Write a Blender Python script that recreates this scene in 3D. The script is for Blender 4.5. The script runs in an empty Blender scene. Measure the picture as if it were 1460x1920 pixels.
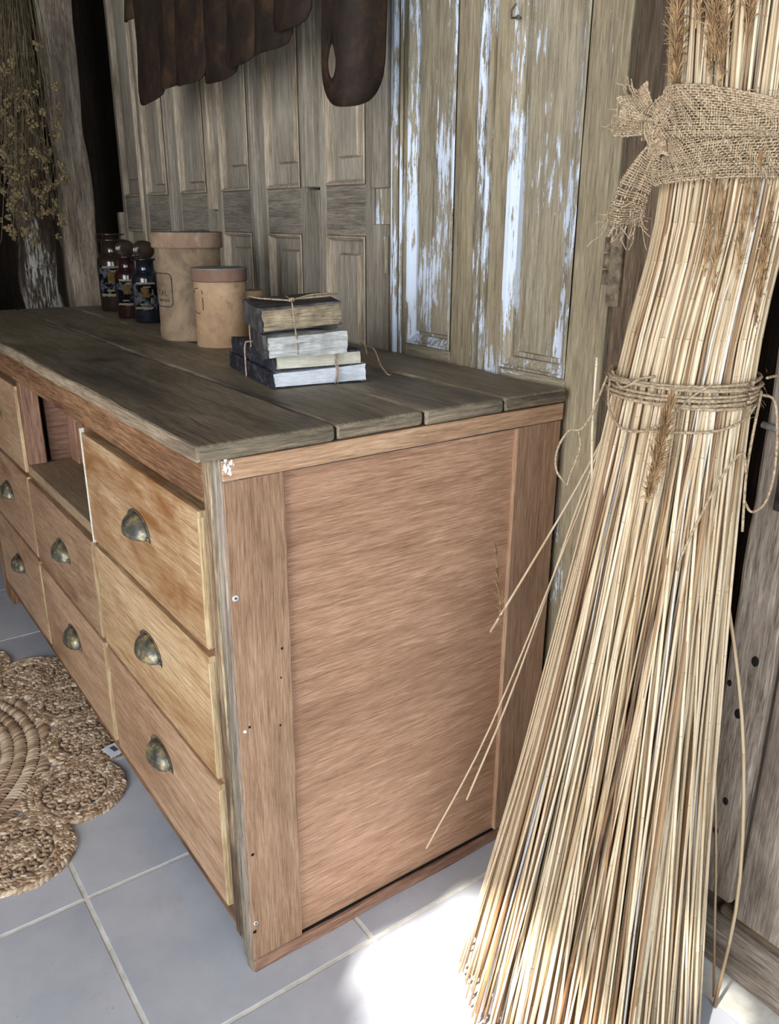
import bpy, bmesh, math, random
from mathutils import Vector, Matrix, noise as mn
C = bpy.context.scene
COL = C.collection
rnd = random.Random(7)
PI = math.pi

# ------------------------------------------------------------------ camera, world, sun, lights, exposure
cam_d = bpy.data.cameras.new('camera'); cam = bpy.data.objects.new('camera', cam_d); COL.objects.link(cam)
cam_d.sensor_width = 36; cam_d.sensor_fit = 'AUTO'; cam_d.lens = 1543.14 / 1920 * 36
cam_d.clip_start = 0.02; cam_d.clip_end = 60
RM = Matrix(((0.58280834, 0.81259658, 0.00460186), (-0.27448759, 0.19153076, 0.94232294), (0.764847, -0.55045688, 0.33467341)))
cam.matrix_world = Matrix.Translation((1.01178587, -0.44077489, 1.23518065)) @ RM.transposed().to_4x4()
C.camera = cam

w = bpy.data.worlds.new('world'); C.world = w; w.use_nodes = True
bg = w.node_tree.nodes['Background']; bg.inputs[0].default_value = (0.62, 0.78, 1.0, 1); bg.inputs[1].default_value = 1.2

def area(name, loc, target, sx, sy, power, color):
    d = bpy.data.lights.new(name, 'AREA'); d.shape = 'RECTANGLE'; d.size = sx; d.size_y = sy; d.energy = power; d.color = color
    o = bpy.data.objects.new(name, d); COL.objects.link(o); o.location = loc
    o.rotation_euler = (Vector(target) - Vector(loc)).to_track_quat('-Z', 'Y').to_euler()
    return o
area('daylight_front_window', (1.35, -2.70, 1.45), (1.35, 0, 1.30), 2.1, 1.9, 118, (0.94, 0.96, 1.0))
area('daylight_side_window', (2.50, -0.75, 1.35), (0.6, -0.45, 1.0), 1.5, 1.7, 48, (0.80, 0.90, 1.0))
SUN_DIR = Vector((0.24, -0.97, 1.55)).normalized()       # towards the sun
sd = bpy.data.lights.new('sun', 'SUN'); sd.energy = 28; sd.angle = math.radians(1.6); sd.color = (1.0, 0.97, 0.92)
so = bpy.data.objects.new('sun', sd); COL.objects.link(so); so.rotation_euler = SUN_DIR.to_track_quat('Z', 'Y').to_euler()
C.view_settings.view_transform = 'Standard'; C.view_settings.look = 'None'
C.view_settings.gamma = 1.0; C.view_settings.use_curve_mapping = False; C.view_settings.exposure = 0.0

# ------------------------------------------------------------------ materials
def lin(h):
    if isinstance(h, str):
        h = [int(h[i:i+2], 16) / 255 for i in (0, 2, 4)]
    else: h = [v / 255 for v in h]
    return tuple((v / 12.92 if v <= .04045 else ((v + .055) / 1.055) ** 2.4) for v in h) + (1,)

class NT:
    def __init__(s, name):
        s.m = bpy.data.materials.new(name); s.m.use_nodes = True; s.t = s.m.node_tree; s.t.nodes.clear()
        s.out = s.n('ShaderNodeOutputMaterial'); s.b = s.n('ShaderNodeBsdfPrincipled'); s.l(s.b.outputs[0], s.out.inputs[0])
    def n(s, k, **kw):
        x = s.t.nodes.new(k)
        for a, v in kw.items(): setattr(x, a, v)
        return x
    def l(s, a, b): s.t.links.new(a, b)
    def put(s, sock, v):
        if hasattr(v, 'is_output') or isinstance(v, bpy.types.NodeSocket): s.l(v, sock)
        else: sock.default_value = v
    def math(s, op, a, b=0.0, c=None, clamp=False):
        x = s.n('ShaderNodeMath', operation=op); x.use_clamp = clamp; s.put(x.inputs[0], a); s.put(x.inputs[1], b)
        if c is not None: s.put(x.inputs[2], c)
        return x.outputs[0]
    def ramp(s, f, stops, interp='LINEAR'):
        x = s.n('ShaderNodeValToRGB'); x.color_ramp.interpolation = interp; e = x.color_ramp.elements
        while len(e) < len(stops): e.new(0.5)
        for i, (p, c) in enumerate(stops):
            e[i].position = p; e[i].color = c if not isinstance(c, (int, float)) else (c, c, c, 1)
        s.put(x.inputs[0], f); return x.outputs[0]
    def mix(s, f, a, b, blend='MIX'):
        x = s.n('ShaderNodeMix', data_type='RGBA', blend_type=blend); s.put(x.inputs[0], f)
        s.put(x.inputs[6], a); s.put(x.inputs[7], b); return x.outputs[2]
    def coord(s, off=True, kind='Object', sc=(1, 1, 1)):
        tc = s.n('ShaderNodeTexCoord'); v = tc.outputs[kind]
        if off:
            oi = s.n('ShaderNodeObjectInfo'); k = s.math('MULTIPLY', oi.outputs['Random'], 37.0)
            va = s.n('ShaderNodeVectorMath', operation='ADD'); s.l(v, va.inputs[0]); s.l(k, va.inputs[1]); v = va.outputs[0]
        return s.scale(v, sc)
    def scale(s, v, sc):
        m = s.n('ShaderNodeVectorMath', operation='MULTIPLY'); s.l(v, m.inputs[0]); m.inputs[1].default_value = sc; return m.outputs[0]
    def noise(s, v, scale, detail=3, rough=.55, dist=0.0):
        x = s.n('ShaderNodeTexNoise'); x.inputs['Scale'].default_value = scale; x.inputs['Detail'].default_value = detail
        x.inputs['Roughness'].default_value = rough; x.inputs['Distortion'].default_value = dist; s.l(v, x.inputs['Vector']); return x.outputs[0]
    def voro(s, v, scale, feature='F1'):
        x = s.n('ShaderNodeTexVoronoi', feature=feature); x.inputs['Scale'].default_value = scale; s.l(v, x.inputs['Vector']); return x.outputs['Distance']
    def bump(s, h, strength=.4, dist=.002):
        x = s.n('ShaderNodeBump'); x.inputs['Strength'].default_value = strength; x.inputs['Distance'].default_value = dist
        s.l(h, x.inputs['Height']); s.l(x.outputs[0], s.b.inputs['Normal'])
    def fin(s, col, rough=.7, spec=.3, metal=0.0):
        s.put(s.b.inputs['Base Color'], col); s.put(s.b.inputs['Roughness'], rough); s.b.inputs['Specular IOR Level'].default_value = spec
        s.put(s.b.inputs['Metallic'], metal); return s.m

_wc = {}
def wood(key, axis, dark, mid, light, stain=None, stain_at=.6, stain_amt=.8, knots=0.0, paint=0.0, paintcol='d6deea', rough=.75, grain=1.0, bump=.5, blotch=4.0, crack=.35, spec=.25, tintv=.12):
    k = (key, axis)
    if k in _wc: return _wc[k]
    s = NT('%s_%s' % (key, axis)); i = 'xyz'.index(axis)
    base = s.coord()
    def st(f): v = [1, 1, 1]; v[i] = f; return s.scale(base, tuple(v))
    fine = s.noise(st(.05), 460, 3, .65)
    mids = s.noise(st(.05), 150 * grain, 5, .7, .4)
    pore = s.ramp(s.noise(st(.09), 620, 2, .5), [(.60, 0), (.68, 1)])
    fig = s.noise(st(.12), 22 * grain, 4, .6, .6)
    big = s.noise(st(.5), blotch, 3, .6)
    f = s.math('ADD', s.math('MULTIPLY', fine, .44), s.math('MULTIPLY', mids, .40))
    f = s.math('ADD', f, s.math('MULTIPLY', fig, .20)); f = s.math('ADD', f, s.math('MULTIPLY', big, .22))
    f = s.math('SUBTRACT', f, .13); f = s.math('SUBTRACT', f, s.math('MULTIPLY', pore, .05))
    col = s.ramp(f, [(.36, lin(dark)), (.50, lin(mid)), (.64, lin(light))])
    if stain:
        sn = s.noise(st(.28), blotch * 1.6, 4, .65, .8)
        m = s.math('MULTIPLY', s.ramp(sn, [(stain_at - .07, 0), (stain_at + .12, 1)]), stain_amt)
        col = s.mix(m, col, lin(stain))
    ck = s.ramp(s.noise(st(.02), 150 * grain, 2, .5, .3), [(.27, 1), (.35, 0)])
    col = s.mix(s.math('MULTIPLY', ck, crack), col, lin('1c140e'))
    if knots:
        kv = s.voro(st(.5), knots * 1.6)
        kd = s.ramp(s.math('ADD', kv, s.math('MULTIPLY', s.noise(base, 60, 3), .07)), [(.075, 1), (.095, .5), (.12, .25), (.15, 0)])
        col = s.mix(s.math('MULTIPLY', kd, .75), col, lin('33221a'))
    oi = s.n('ShaderNodeObjectInfo'); tv = s.math('ADD', s.math('MULTIPLY', oi.outputs['Random'], tintv * 2), 1 - tintv)
    cmb = s.n('ShaderNodeCombineColor'); [s.l(tv, cmb.inputs[j]) for j in range(3)]
    col = s.mix(1.0, col, cmb.outputs[0], 'MULTIPLY')
    h = s.math('ADD', s.math('MULTIPLY', mids, .7), s.math('MULTIPLY', fine, .4))
    if paint:
        pn = s.noise(st(.09), 130, 8, .8, .15); pb = s.noise(st(.35), 11, 3, .6)
        pm = s.math('ADD', s.math('MULTIPLY', pn, .55), s.math('MULTIPLY', pb, .45))
        mask = s.ramp(pm, [(1 - paint, 0), (1 - paint + .012, 1)])
        edge = s.ramp(pm, [(1 - paint - .03, 0), (1 - paint, .45)])
        col = s.mix(edge, col, s.mix(.5, col, lin('8f8368')))
        col = s.mix(mask, col, lin(paintcol)); h = s.math('ADD', h, s.math('MULTIPLY', mask, .8))
    s.bump(h, bump, .0025)
    _wc[k] = s.fin(col, rough, spec); return _wc[k]

W_SIDE = lambda a: wood('side_oak', a, '86634c', 'ac8569', 'c9a388', stain='7a5a46', stain_at=.58, stain_amt=.45, rough=.6, blotch=3, crack=.15, grain=2.0)
W_STILE = lambda a: wood('stile_oak', a, '7c5d47', '9e7d62', 'b99a7e', stain='6a5240', stain_at=.62, stain_amt=.5, rough=.62, blotch=5, crack=.25, grain=1.6)
W_TOP = lambda a: wood('worktop_plank', a, '52473b', '857661', 'a5967e', stain='34322f', stain_at=.56, stain_amt=.75, knots=2.2, rough=.55, blotch=3, crack=.3, spec=.35, grain=.7)
W_TOPE = lambda a: wood('worktop_edge', a, '554a3d', '80735f', 'a2937c', stain='38332d', stain_at=.54, stain_amt=.7, rough=.7, blotch=9)
W_WORN = lambda a: wood('worn_front_edge', a, '6a5a46', '988670', 'b8a68c', stain='4a4136', stain_at=.58, stain_amt=.6, rough=.7, blotch=9)
W_DRAW = lambda a: wood('drawer_pine', a, '8c6844', 'b8966f', 'd6bc96', stain='85501f', stain_at=.53, stain_amt=.85, rough=.45, blotch=4, crack=.15, spec=.4, knots=2.4)
W_DRAW2 = lambda a: wood('drawer_pine_brown', a, '7e5f48', 'aa886a', 'c6a88a', stain='6c4526', stain_at=.60, stain_amt=.6, rough=.5, blotch=4, crack=.2)
W_LIP = lambda a: wood('drawer_lip', a, '866c4c', 'b59a74', 'd2bd96', stain='5d4630', stain_at=.60, stain_amt=.7, rough=.6, blotch=12, crack=.3)
W_FRAME = lambda a: wood('frame_pine', a, '54382a', '866144', 'b08c68', stain='3c2a22', stain_at=.56, stain_amt=.7, rough=.65, blotch=6, crack=.4)
W_CORNER = lambda a: wood('worn_corner', a, '3c2e24', '7c6650', 'c4b08c', stain='2e241e', stain_at=.52, stain_amt=.7, rough=.7, blotch=9, crack=.5, grain=.6)
W_RED = lambda a: wood('interior_redwood', a, '64463a', '8e6a56', 'ae8a74', stain='4a2f26', stain_at=.62, stain_amt=.5, rough=.6, blotch=6)
W_SHELF = lambda a: wood('shelf_board', a, '77604a', '9a8266', 'b49c7e', rough=.6, blotch=4, crack=.1)
W_DOOR = lambda a: wood('grey_door', a, '6f6558', '948a7b', 'b2a999', stain='6a5a48', stain_at=.60, stain_amt=.5, knots=1.6, rough=.72, blotch=4, grain=.8)
W_RAIL = lambda a: wood('grey_rail', a, '5a5146', '80776a', '9f9586', stain='50463a', stain_at=.60, stain_amt=.6, rough=.75, blotch=5)
W_EDGE = lambda a: wood('pale_moulding', a, '7a6b58', 'a59580', 'c8b9a2', stain='6d5c48', stain_at=.6, stain_amt=.7, rough=.7, blotch=8)
W_PAINT = lambda a: wood('flaked_door', a, '6c6250', '978b74', 'b6ab94', stain='8a7450', stain_at=.58, stain_amt=.5, knots=1.8, rough=.6, paint=.452, blotch=5, grain=.8)
W_PAINT2 = lambda a: wood('flaked_moulding', a, '6c6250', '978b74', 'b8ad96', stain='8a7450', stain_at=.58, stain_amt=.5, rough=.6, paint=.50, blotch=5)
W_PAINT0 = lambda a: wood('flaked_stile', a, '6c6150', '94866c', 'b0a286', stain='6f5c40', stain_at=.62, stain_amt=.6, rough=.65, paint=.405, blotch=4, knots=1.5)
W_POST = lambda a: wood('brown_post', a, '3c2f24', '6d5b48', '8e7d68', stain='33281f', stain_at=.56, stain_amt=.7, rough=.8, paint=.41, paintcol='a9a99a', blotch=5)
W_OLD = lambda a: wood('old_plank', a, '4f443a', '8a7c6e', 'b6a898', stain='4c3e34', stain_at=.55, stain_amt=.75, rough=.8, blotch=4, crack=.6, grain=.7)
W_LOG = lambda a: wood('rough_timber', a, '4d4238', '8f8070', 'bcae9a', stain='4c3a2c', stain_at=.55, stain_amt=.7, rough=.9, blotch=5, crack=.7, grain=.5, bump=.9)
W_LOG2 = lambda a: wood('bark_timber', a, '1e1611', '45362a', '75675a', stain='2a1d16', stain_at=.5, stain_amt=.7, rough=.9, blotch=5, crack=.7, grain=.5, bump=.9, paint=.47, paintcol='9a968e')
W_DARK = lambda a: wood('dark_board', a, '17110d', '2a211a', '3f3328', rough=.9)

def mat_tile():
    s = NT('grey_tile'); v = s.coord()
    n1 = s.noise(v, 3.2, 5, .65); n2 = s.noise(v, 60, 4, .7); n3 = s.noise(v, 9, 4, .7)
    col = s.ramp(n1, [(.3, lin('a3a6ae')), (.55, lin('b9babf')), (.75, lin('c6c5c8'))])
    col = s.mix(s.math('MULTIPLY', s.ramp(n3, [(.62, 0), (.78, 1)]), .35), col, lin('a0937c'))
    sp = s.ramp(s.noise(v, 160, 2, .5), [(.24, 1), (.27, 0)])
    col = s.mix(s.math('MULTIPLY', sp, .5), col, lin('4a463f'))
    s.bump(n2, .12, .001)
    r = s.ramp(n2, [(.3, .34), (.7, .5)])
    return s.fin(col, r, .4)
M_TILE = mat_tile()
def mat_plain(name, a, b, scale=20, rough=.7, metal=0.0, spec=.3, bump=.3, det=4, dist=.002, stops=(.35, .65)):
    s = NT(name); v = s.coord(); n = s.noise(v, scale, det, .6)
    s.bump(n, bump, dist); return s.fin(s.ramp(n, [(stops[0], lin(a)), (stops[1], lin(b))]), rough, spec, metal)
M_GROUT = mat_plain('grout', 'c0bbb0', 'dcd8ce', 30, .9)
M_PLASTER = mat_plain('plaster', 'a8a49a', 'bab6aa', 4, .9)
def mat_brass():
    s = NT('aged_brass'); v = s.coord(); n = s.noise(v, 45, 3, .6); n2 = s.noise(v, 160, 3, .6)
    m = s.math('ADD', s.math('MULTIPLY', n, .8), s.math('MULTIPLY', n2, .2))
    col = s.ramp(m, [(.40, lin('55534e')), (.52, lin('7d7768')), (.58, lin('a8966a')), (.70, lin('d8cda0'))])
    s.bump(n2, .3, .001); return s.fin(col, s.ramp(m, [(.4, .45), (.6, .3)]), .5, .55)
M_BRASS = mat_brass()
M_IRON = mat_plain('dark_iron', '2a2523', '4a423c', 40, .6, .6)
M_RUSTH = mat_plain('rusty_iron', '54483a', '8a7b66', 60, .8, .2)
M_STEEL = mat_plain('screw_steel', 'b8b8b8', 'e8e8e8', 200, .4, .3)
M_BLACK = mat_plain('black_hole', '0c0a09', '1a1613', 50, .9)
M_WHITE = mat_plain('white_smear', 'c9c2bb', 'f0ece8', 90, .8)
def mat_rust():
    s = NT('rusted_sheet'); v = s.coord(); vs = s.scale(v, (1, 1, .75))
    n = s.noise(vs, 14, 6, .7, .4); n2 = s.noise(v, 120, 4, .7)
    col = s.ramp(n, [(.3, lin('17100c')), (.5, lin('2a1e15')), (.66, lin('44301f')), (.8, lin('5e4128'))])
    col = s.mix(s.math('MULTIPLY', s.ramp(n2, [(.5, 0), (.75, 1)]), .4), col, lin('3c2a1c'))
    s.bump(n2, .5, .002); return s.fin(col, .75, .3, .15)
M_RUST = mat_rust()
def mat_can(name, a, b, c, sp='6b5244'):
    s = NT(name); v = s.coord(); n = s.noise(v, 9, 5, .65, .6); n2 = s.noise(v, 35, 4, .6); n3 = s.noise(s.scale(v, (1, 1, .3)), 22, 3, .6)
    col = s.ramp(n, [(.32, lin(a)), (.5, lin(b)), (.7, lin(c))])
    col = s.mix(s.math('MULTIPLY', s.ramp(n2, [(.56, 0), (.68, 1)]), .55), col, lin(sp))
    col = s.mix(s.math('MULTIPLY', s.ramp(n3, [(.6, 0), (.72, 1)]), .35), col, lin('b9aa9a'))
    s.bump(n2, .25, .001); return s.fin(col, .8, .2)
M_CAN1 = mat_can('canister_brown', '5f5042', '84705a', 'a08a6e')
M_CAN1L = mat_can('canister_lid', '604a3a', '806854', '9a826a', 'a89486')
M_CAN2 = mat_can('canister_tan', '8a6e56', 'aa8a6a', 'c0a182', '7c6252')
M_CAN2L = mat_can('canister_rim', '664c40', '7c6052', '8e7262')
M_CANTOP = mat_plain('dusty_lid', '55534f', '77746f', 30, .85)
M_CANTOP2 = mat_plain('dusty_lid_pale', '6a6b6b', '8c8c8a', 30, .85)
def glass(name, col, rough=.12):
    s = NT(name); v = s.coord(); n = s.noise(v, 25, 3, .5)
    s.b.inputs['Transmission Weight'].default_value = .55; s.b.inputs['IOR'].default_value = 1.48
    s.put(s.b.inputs['Coat Weight'], .3)
    return s.fin(s.ramp(n, [(.3, lin(col)), (.8, lin(col))]), s.ramp(n, [(.3, rough), (.7, rough + .12)]), .6)
M_GL_BR = glass('brown_glass', '3c2e24'); M_GL_BL = glass('blue_black_glass', '252a34'); M_GL_RED = glass('maroon_glass', '3a2022')
M_STOP = glass('stopper_glass', '46372c')
M_LIQ = mat_plain('dark_residue', '0d0d14', '191a26', 20, .4)
M_LIQB = mat_plain('brown_residue', '2c2116', '3e3020', 20, .4)
def mat_label():
    s = NT('worn_label'); v = s.coord(); n = s.noise(v, 55, 4, .65, .6); n2 = s.noise(v, 18, 3, .6)
    m = s.math('ADD', s.math('MULTIPLY', n, .6), s.math('MULTIPLY', n2, .4))
    col = s.ramp(m, [(.47, lin('14151b')), (.50, lin('2e3340')), (.53, lin('8d9298')), (.60, lin('4c4a44'))], 'LINEAR')
    s.bump(n, .2, .001); return s.fin(col, .6, .3)
M_LABEL = mat_label()
M_CREAM = mat_plain('cream_ink', 'b5a284', 'd8c7a6', 70, .7)
M_GOLD = mat_plain('ochre_ink', '7a5c38', 'ab8a5c', 90, .6)
M_INK = mat_plain('dark_ink', '34302c', '4a4641', 90, .8)
def mat_pages(name, a, b, c):
    s = NT(name); v = s.coord(); n = s.noise(s.scale(v, (.07, .07, 1)), 620, 3, .6); n2 = s.noise(v, 28, 5, .65)
    m = s.math('ADD', s.math('MULTIPLY', n, .5), s.math('MULTIPLY', n2, .5))
    s.bump(m, .7, .003); return s.fin(s.ramp(m, [(.33, lin(a)), (.5, lin(b)), (.64, lin(c))]), .9, .15)
M_PG_BROWN = mat_pages('brown_pages', '5c5042', '8e7f68', 'b5a488')
M_PG_GREY = mat_pages('grey_pages', '83837f', 'aaa9a4', 'cecdc8')
M_PG_CREAM = mat_pages('cream_pages', 'b8b09c', 'd2cbb8', 'e6e0d0')
M_PG_WHITE = mat_pages('white_pages', 'b9bdc2', 'd6dadf', 'eef0f2')
def mat_leather():
    s = NT('cracked_leather'); v = s.coord(); n = s.noise(v, 30, 6, .7, .5); n2 = s.noise(v, 110, 4, .7)
    m = s.math('ADD', s.math('MULTIPLY', n, .6), s.math('MULTIPLY', n2, .4))
    col = s.ramp(m, [(.42, lin('1d1d20')), (.54, lin('34343a')), (.62, lin('6f6e70')), (.70, lin('a29f9a'))])
    s.bump(m, .6, .003); return s.fin(col, .7, .3)
M_LEATHER = mat_leather()
M_LEATHER2 = mat_plain('faded_leather', '242426', '5c5854', 26, .8, bump=.5, det=6)
M_PINK = mat_plain('pinkish_endpaper', 'a2919c', 'c9bcc2', 60, .85)
def mat_twine(name, a, b):
    s = NT(name); v = s.coord(); n = s.noise(v, 260, 3, .6); s.bump(n, .6, .001)
    return s.fin(s.ramp(n, [(.35, lin(a)), (.65, lin(b))]), .95, .1)
M_TWINE = mat_twine('jute_twine', '7c6a54', 'b5a084')
M_TWINE_P = mat_twine('pinkish_twine', '8a7264', 'bfa898')
M_BURLAP = mat_twine('burlap_thread', '8c7860', 'bda78a')
def mat_reed():
    s = NT('dry_reed'); at = s.n('ShaderNodeAttribute'); at.attribute_name = 'tint'
    v = s.coord(False); n = s.noise(v, 14, 3, .6); n2 = s.noise(v, 90, 3, .6)
    col = s.ramp(at.outputs['Fac'], [(0.0, lin('5a4232')), (.10, lin('876a4e')), (.3, lin('a68f6e')), (.55, lin('c6b192')), (.88, lin('d6c7aa')), (1.0, lin('b8bcbe'))])
    col = s.mix(s.math('MULTIPLY', s.ramp(n, [(.5, 0), (.8, 1)]), .6), col, lin('a87e4c'))
    col = s.mix(s.math('MULTIPLY', s.ramp(n2, [(.55, 0), (.8, 1)]), .25), col, lin('8d7450'))
    ge = s.n('ShaderNodeNewGeometry'); sx = s.n('ShaderNodeSeparateXYZ'); s.l(ge.outputs['Position'], sx.inputs[0])
    zf = s.math('ADD', sx.outputs[2], s.math('MULTIPLY', at.outputs['Fac'], .22))
    col = s.mix(s.ramp(zf, [(.10, .75), (.27, 0)]), col, lin('8a6038'))     # reed butts are browner
    s.bump(n2, .15, .0008); return s.fin(col, .55, .3)
M_REED = mat_reed()
M_NODE = mat_plain('reed_node', '6a5236', '94784f', 60, .8)
M_PLUME = mat_plain('reed_plume', '7c5f42', 'b5936a', 60, .95, bump=0)
def mat_jute():
    s = NT('braided_jute'); at = s.n('ShaderNodeAttribute'); at.attribute_name = 'tint'
    v = s.coord(); n = s.noise(v, 300, 3, .6); n2 = s.noise(v, 9, 2, .6)
    f = s.math('ADD', s.math('MULTIPLY', at.outputs['Fac'], .65), s.math('MULTIPLY', n2, .35))
    col = s.ramp(f, [(.12, lin('6e5644')), (.40, lin('a08468')), (.66, lin('c4ab8e')), (.9, lin('e2d2bc'))])
    s.bump(n, .5, .001); return s.fin(col, .6, .35)
M_JUTE = mat_jute()
M_DRY = mat_plain('dried_stem', '4e4330', '75664c', 60, .9, bump=0)
M_SEED = mat_plain('seed_head', '5c4c34', '8e7c5a', 200, .95, bump=0)
M_TAG = mat_plain('paper_tag', 'dfe3e8', 'f2f4f6', 30, .7)

# ------------------------------------------------------------------ object helpers
WL = {}
def reg(o, world): WL[o.name] = Vector(world); return o
def wpos(o): return WL[o.name] if o else Vector((0, 0, 0))
def thing(name, label, cat, loc=(0, 0, 0), rotz=0.0, group=None, rot=None):
    o = bpy.data.objects.new(name, None); COL.objects.link(o); o.location = loc
    o.rotation_euler = rot if rot else (0, 0, rotz); o.empty_display_size = .05
    tag(o, label, cat, group); return reg(o, loc)
def tag(o, label=None, cat=None, group=None, kind=None):
    if label: o['label'] = label
    if cat: o['category'] = cat
    if group: o['group'] = group
    if kind: o['kind'] = kind
    return o
def link(name, me, parent, loc):
    o = bpy.data.objects.new(name, me); COL.objects.link(o); o.location = loc
    if parent: o.parent = parent
    return o
def obj(name, bm, mats, parent=None, smooth=False, local=False, origin=None, label=None, kind=None):
    """link bm as one mesh; bm in world coordinates (or in the parent's frame when local)"""
    if not isinstance(mats, (list, tuple)): mats = [mats]
    if origin is None:
        vs = bm.verts; n = max(1, len(vs))
        lo = Vector([min(v.co[k] for v in vs) for k in range(3)]); hi = Vector([max(v.co[k] for v in vs) for k in range(3)])
        origin = (lo + hi) / 2
    origin = Vector(origin)
    bmesh.ops.translate(bm, verts=bm.verts, vec=-origin)
    me = bpy.data.meshes.new(name); bm.to_mesh(me); bm.free()
    for m in mats: me.materials.append(m)
    if smooth:
        for p in me.polygons: p.use_smooth = True
    base = Vector((0, 0, 0)) if (local or not parent) else wpos(parent)
    o = link(name, me, parent, origin - base); reg(o, origin if not local else wpos(parent) + origin)
    if label: o['label'] = label
    if kind: o['kind'] = kind
    return o
def box_bm(a, b, bev=0.0, bm=None, mi=0):
    own = bm is None
    t = bmesh.new(); r = bmesh.ops.create_cube(t, size=1)
    a = Vector(a); b = Vector(b)
    for v in t.verts: v.co = Vector([(a[k] + b[k]) / 2 + v.co[k] * abs(b[k] - a[k]) for k in range(3)])
    if bev > 0: bmesh.ops.bevel(t, geom=list(t.edges), offset=min(bev, min(abs(b[k] - a[k]) for k in range(3)) * .45), segments=2, affect='EDGES', profile=.6)
    for f in t.faces: f.material_index = mi
    if own: return t
    me = bpy.data.meshes.new('t'); t.to_mesh(me); t.free(); bm.from_mesh(me); bpy.data.meshes.remove(me); return bm
def box(name, a, b, mat, parent=None, bev=.0015, label=None, **kw):
    return obj(name, box_bm(a, b, bev), mat, parent, label=label, **kw)
def struct(o): o['kind'] = 'structure'; return o
def plank(name, a, b, axis, mats, parent=None, rad=.004, wob=.0015, seg=.05, seed=0, endmat=None, label=None, freq=9, sidemat=False):
    """board along an axis with softened, slightly uneven edges"""
    i = 'xyz'.index(axis); j, k = [(1, 2), (0, 2), (0, 1)][i]
    lo = [min(a[n], b[n]) for n in range(3)]; hi = [max(a[n], b[n]) for n in range(3)]
    L = hi[i] - lo[i]; N = max(2, int(L / seg)); cj, ck = (lo[j] + hi[j]) / 2, (lo[k] + hi[k]) / 2; hj, hk = (hi[j] - lo[j]) / 2, (hi[k] - lo[k]) / 2
    r = min(rad, hj * .8, hk * .8); bm = bmesh.new(); rings = []
    prof = []
    for sx, sy in ((1, 1), (-1, 1), (-1, -1), (1, -1)):
        for t in ((0, 1, 2) if sx * sy > 0 else (2, 1, 0)):
            an = t * PI / 4; prof.append((sx * (hj - r + r * math.cos(an)), sy * (hk - r + r * math.sin(an))))
    ts = [lo[i], lo[i] + r * .35] + [lo[i] + r + (L - 2 * r) * q / N for q in range(N + 1)] + [hi[i] - r * .35, hi[i]]
    for n, t in enumerate(ts):
        ins = r * .7 if n in (0, len(ts) - 1) else (r * .25 if n in (1, len(ts) - 2) else 0)
        ring = []
        for (u, v) in prof:
            uu = u - math.copysign(ins, u); vv = v - math.copysign(ins, v); p = [0, 0, 0]; p[i] = t; p[j] = cj + uu; p[k] = ck + vv
            d = mn.noise_vector(Vector(p) * freq + Vector((seed * 3.7, seed, 1.3))) * wob
            ring.append(bm.verts.new(Vector(p) + d))
        rings.append(ring)
    m = len(prof)
    for n in range(len(rings) - 1):
        for q in range(m):
            f = bm.faces.new((rings[n][q], rings[n][(q + 1) % m], rings[n + 1][(q + 1) % m], rings[n + 1][q]))
    e1 = bm.faces.new(rings[0]); e2 = bm.faces.new(rings[-1])
    if endmat:
        e1.material_index = e2.material_index = 1
    bmesh.ops.recalc_face_normals(bm, faces=bm.faces)
    if sidemat:
        for f in bm.faces:
            if f.normal.y < -.25 and f.normal.z > -.8: f.material_index = 2
    ms = [mats] + ([endmat] if endmat else []) + ([W_WORN('x')] if sidemat else [])
    return obj(name, bm, ms, parent, label=label)
def tube(bm, pts, rad, sides=6, cap=True, mi=0, layer=None, val=0.0):
    """tube along points; rad a number or list"""
    n = len(pts); pts = [Vector(p) for p in pts]; rings = []
    up = Vector((.13, .27, .95)).normalized()
    for q, p in enumerate(pts):
        t = (pts[min(q + 1, n - 1)] - pts[max(q - 1, 0)])
        t = t.normalized() if t.length > 1e-9 else Vector((0, 0, 1))
        x = t.cross(up)
        if x.length < .05: x = t.cross(Vector((1, 0, 0)))
        x.normalize(); y = t.cross(x); r = rad[q] if isinstance(rad, (list, tuple)) else rad
        ring = [bm.verts.new(p + (x * math.cos(2 * PI * s / sides) + y * math.sin(2 * PI * s / sides)) * r) for s in range(sides)]
        if layer is not None:
            for v in ring: v[layer] = val
        rings.append(ring)
    fs = []
    for q in range(n - 1):
        m_ = mi[q] if isinstance(mi, (list, tuple)) else mi
        for s in range(sides):
            f = bm.faces.new((rings[q][s], rings[q][(s + 1) % sides], rings[q + 1][(s + 1) % sides], rings[q + 1][s])); f.material_index = m_; f.smooth = True
    if cap:
        bm.faces.new(rings[0][::-1]).material_index = mi[0] if isinstance(mi, (list, tuple)) else mi
        bm.faces.new(rings[-1]).material_index = mi[-1] if isinstance(mi, (list, tuple)) else mi
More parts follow.
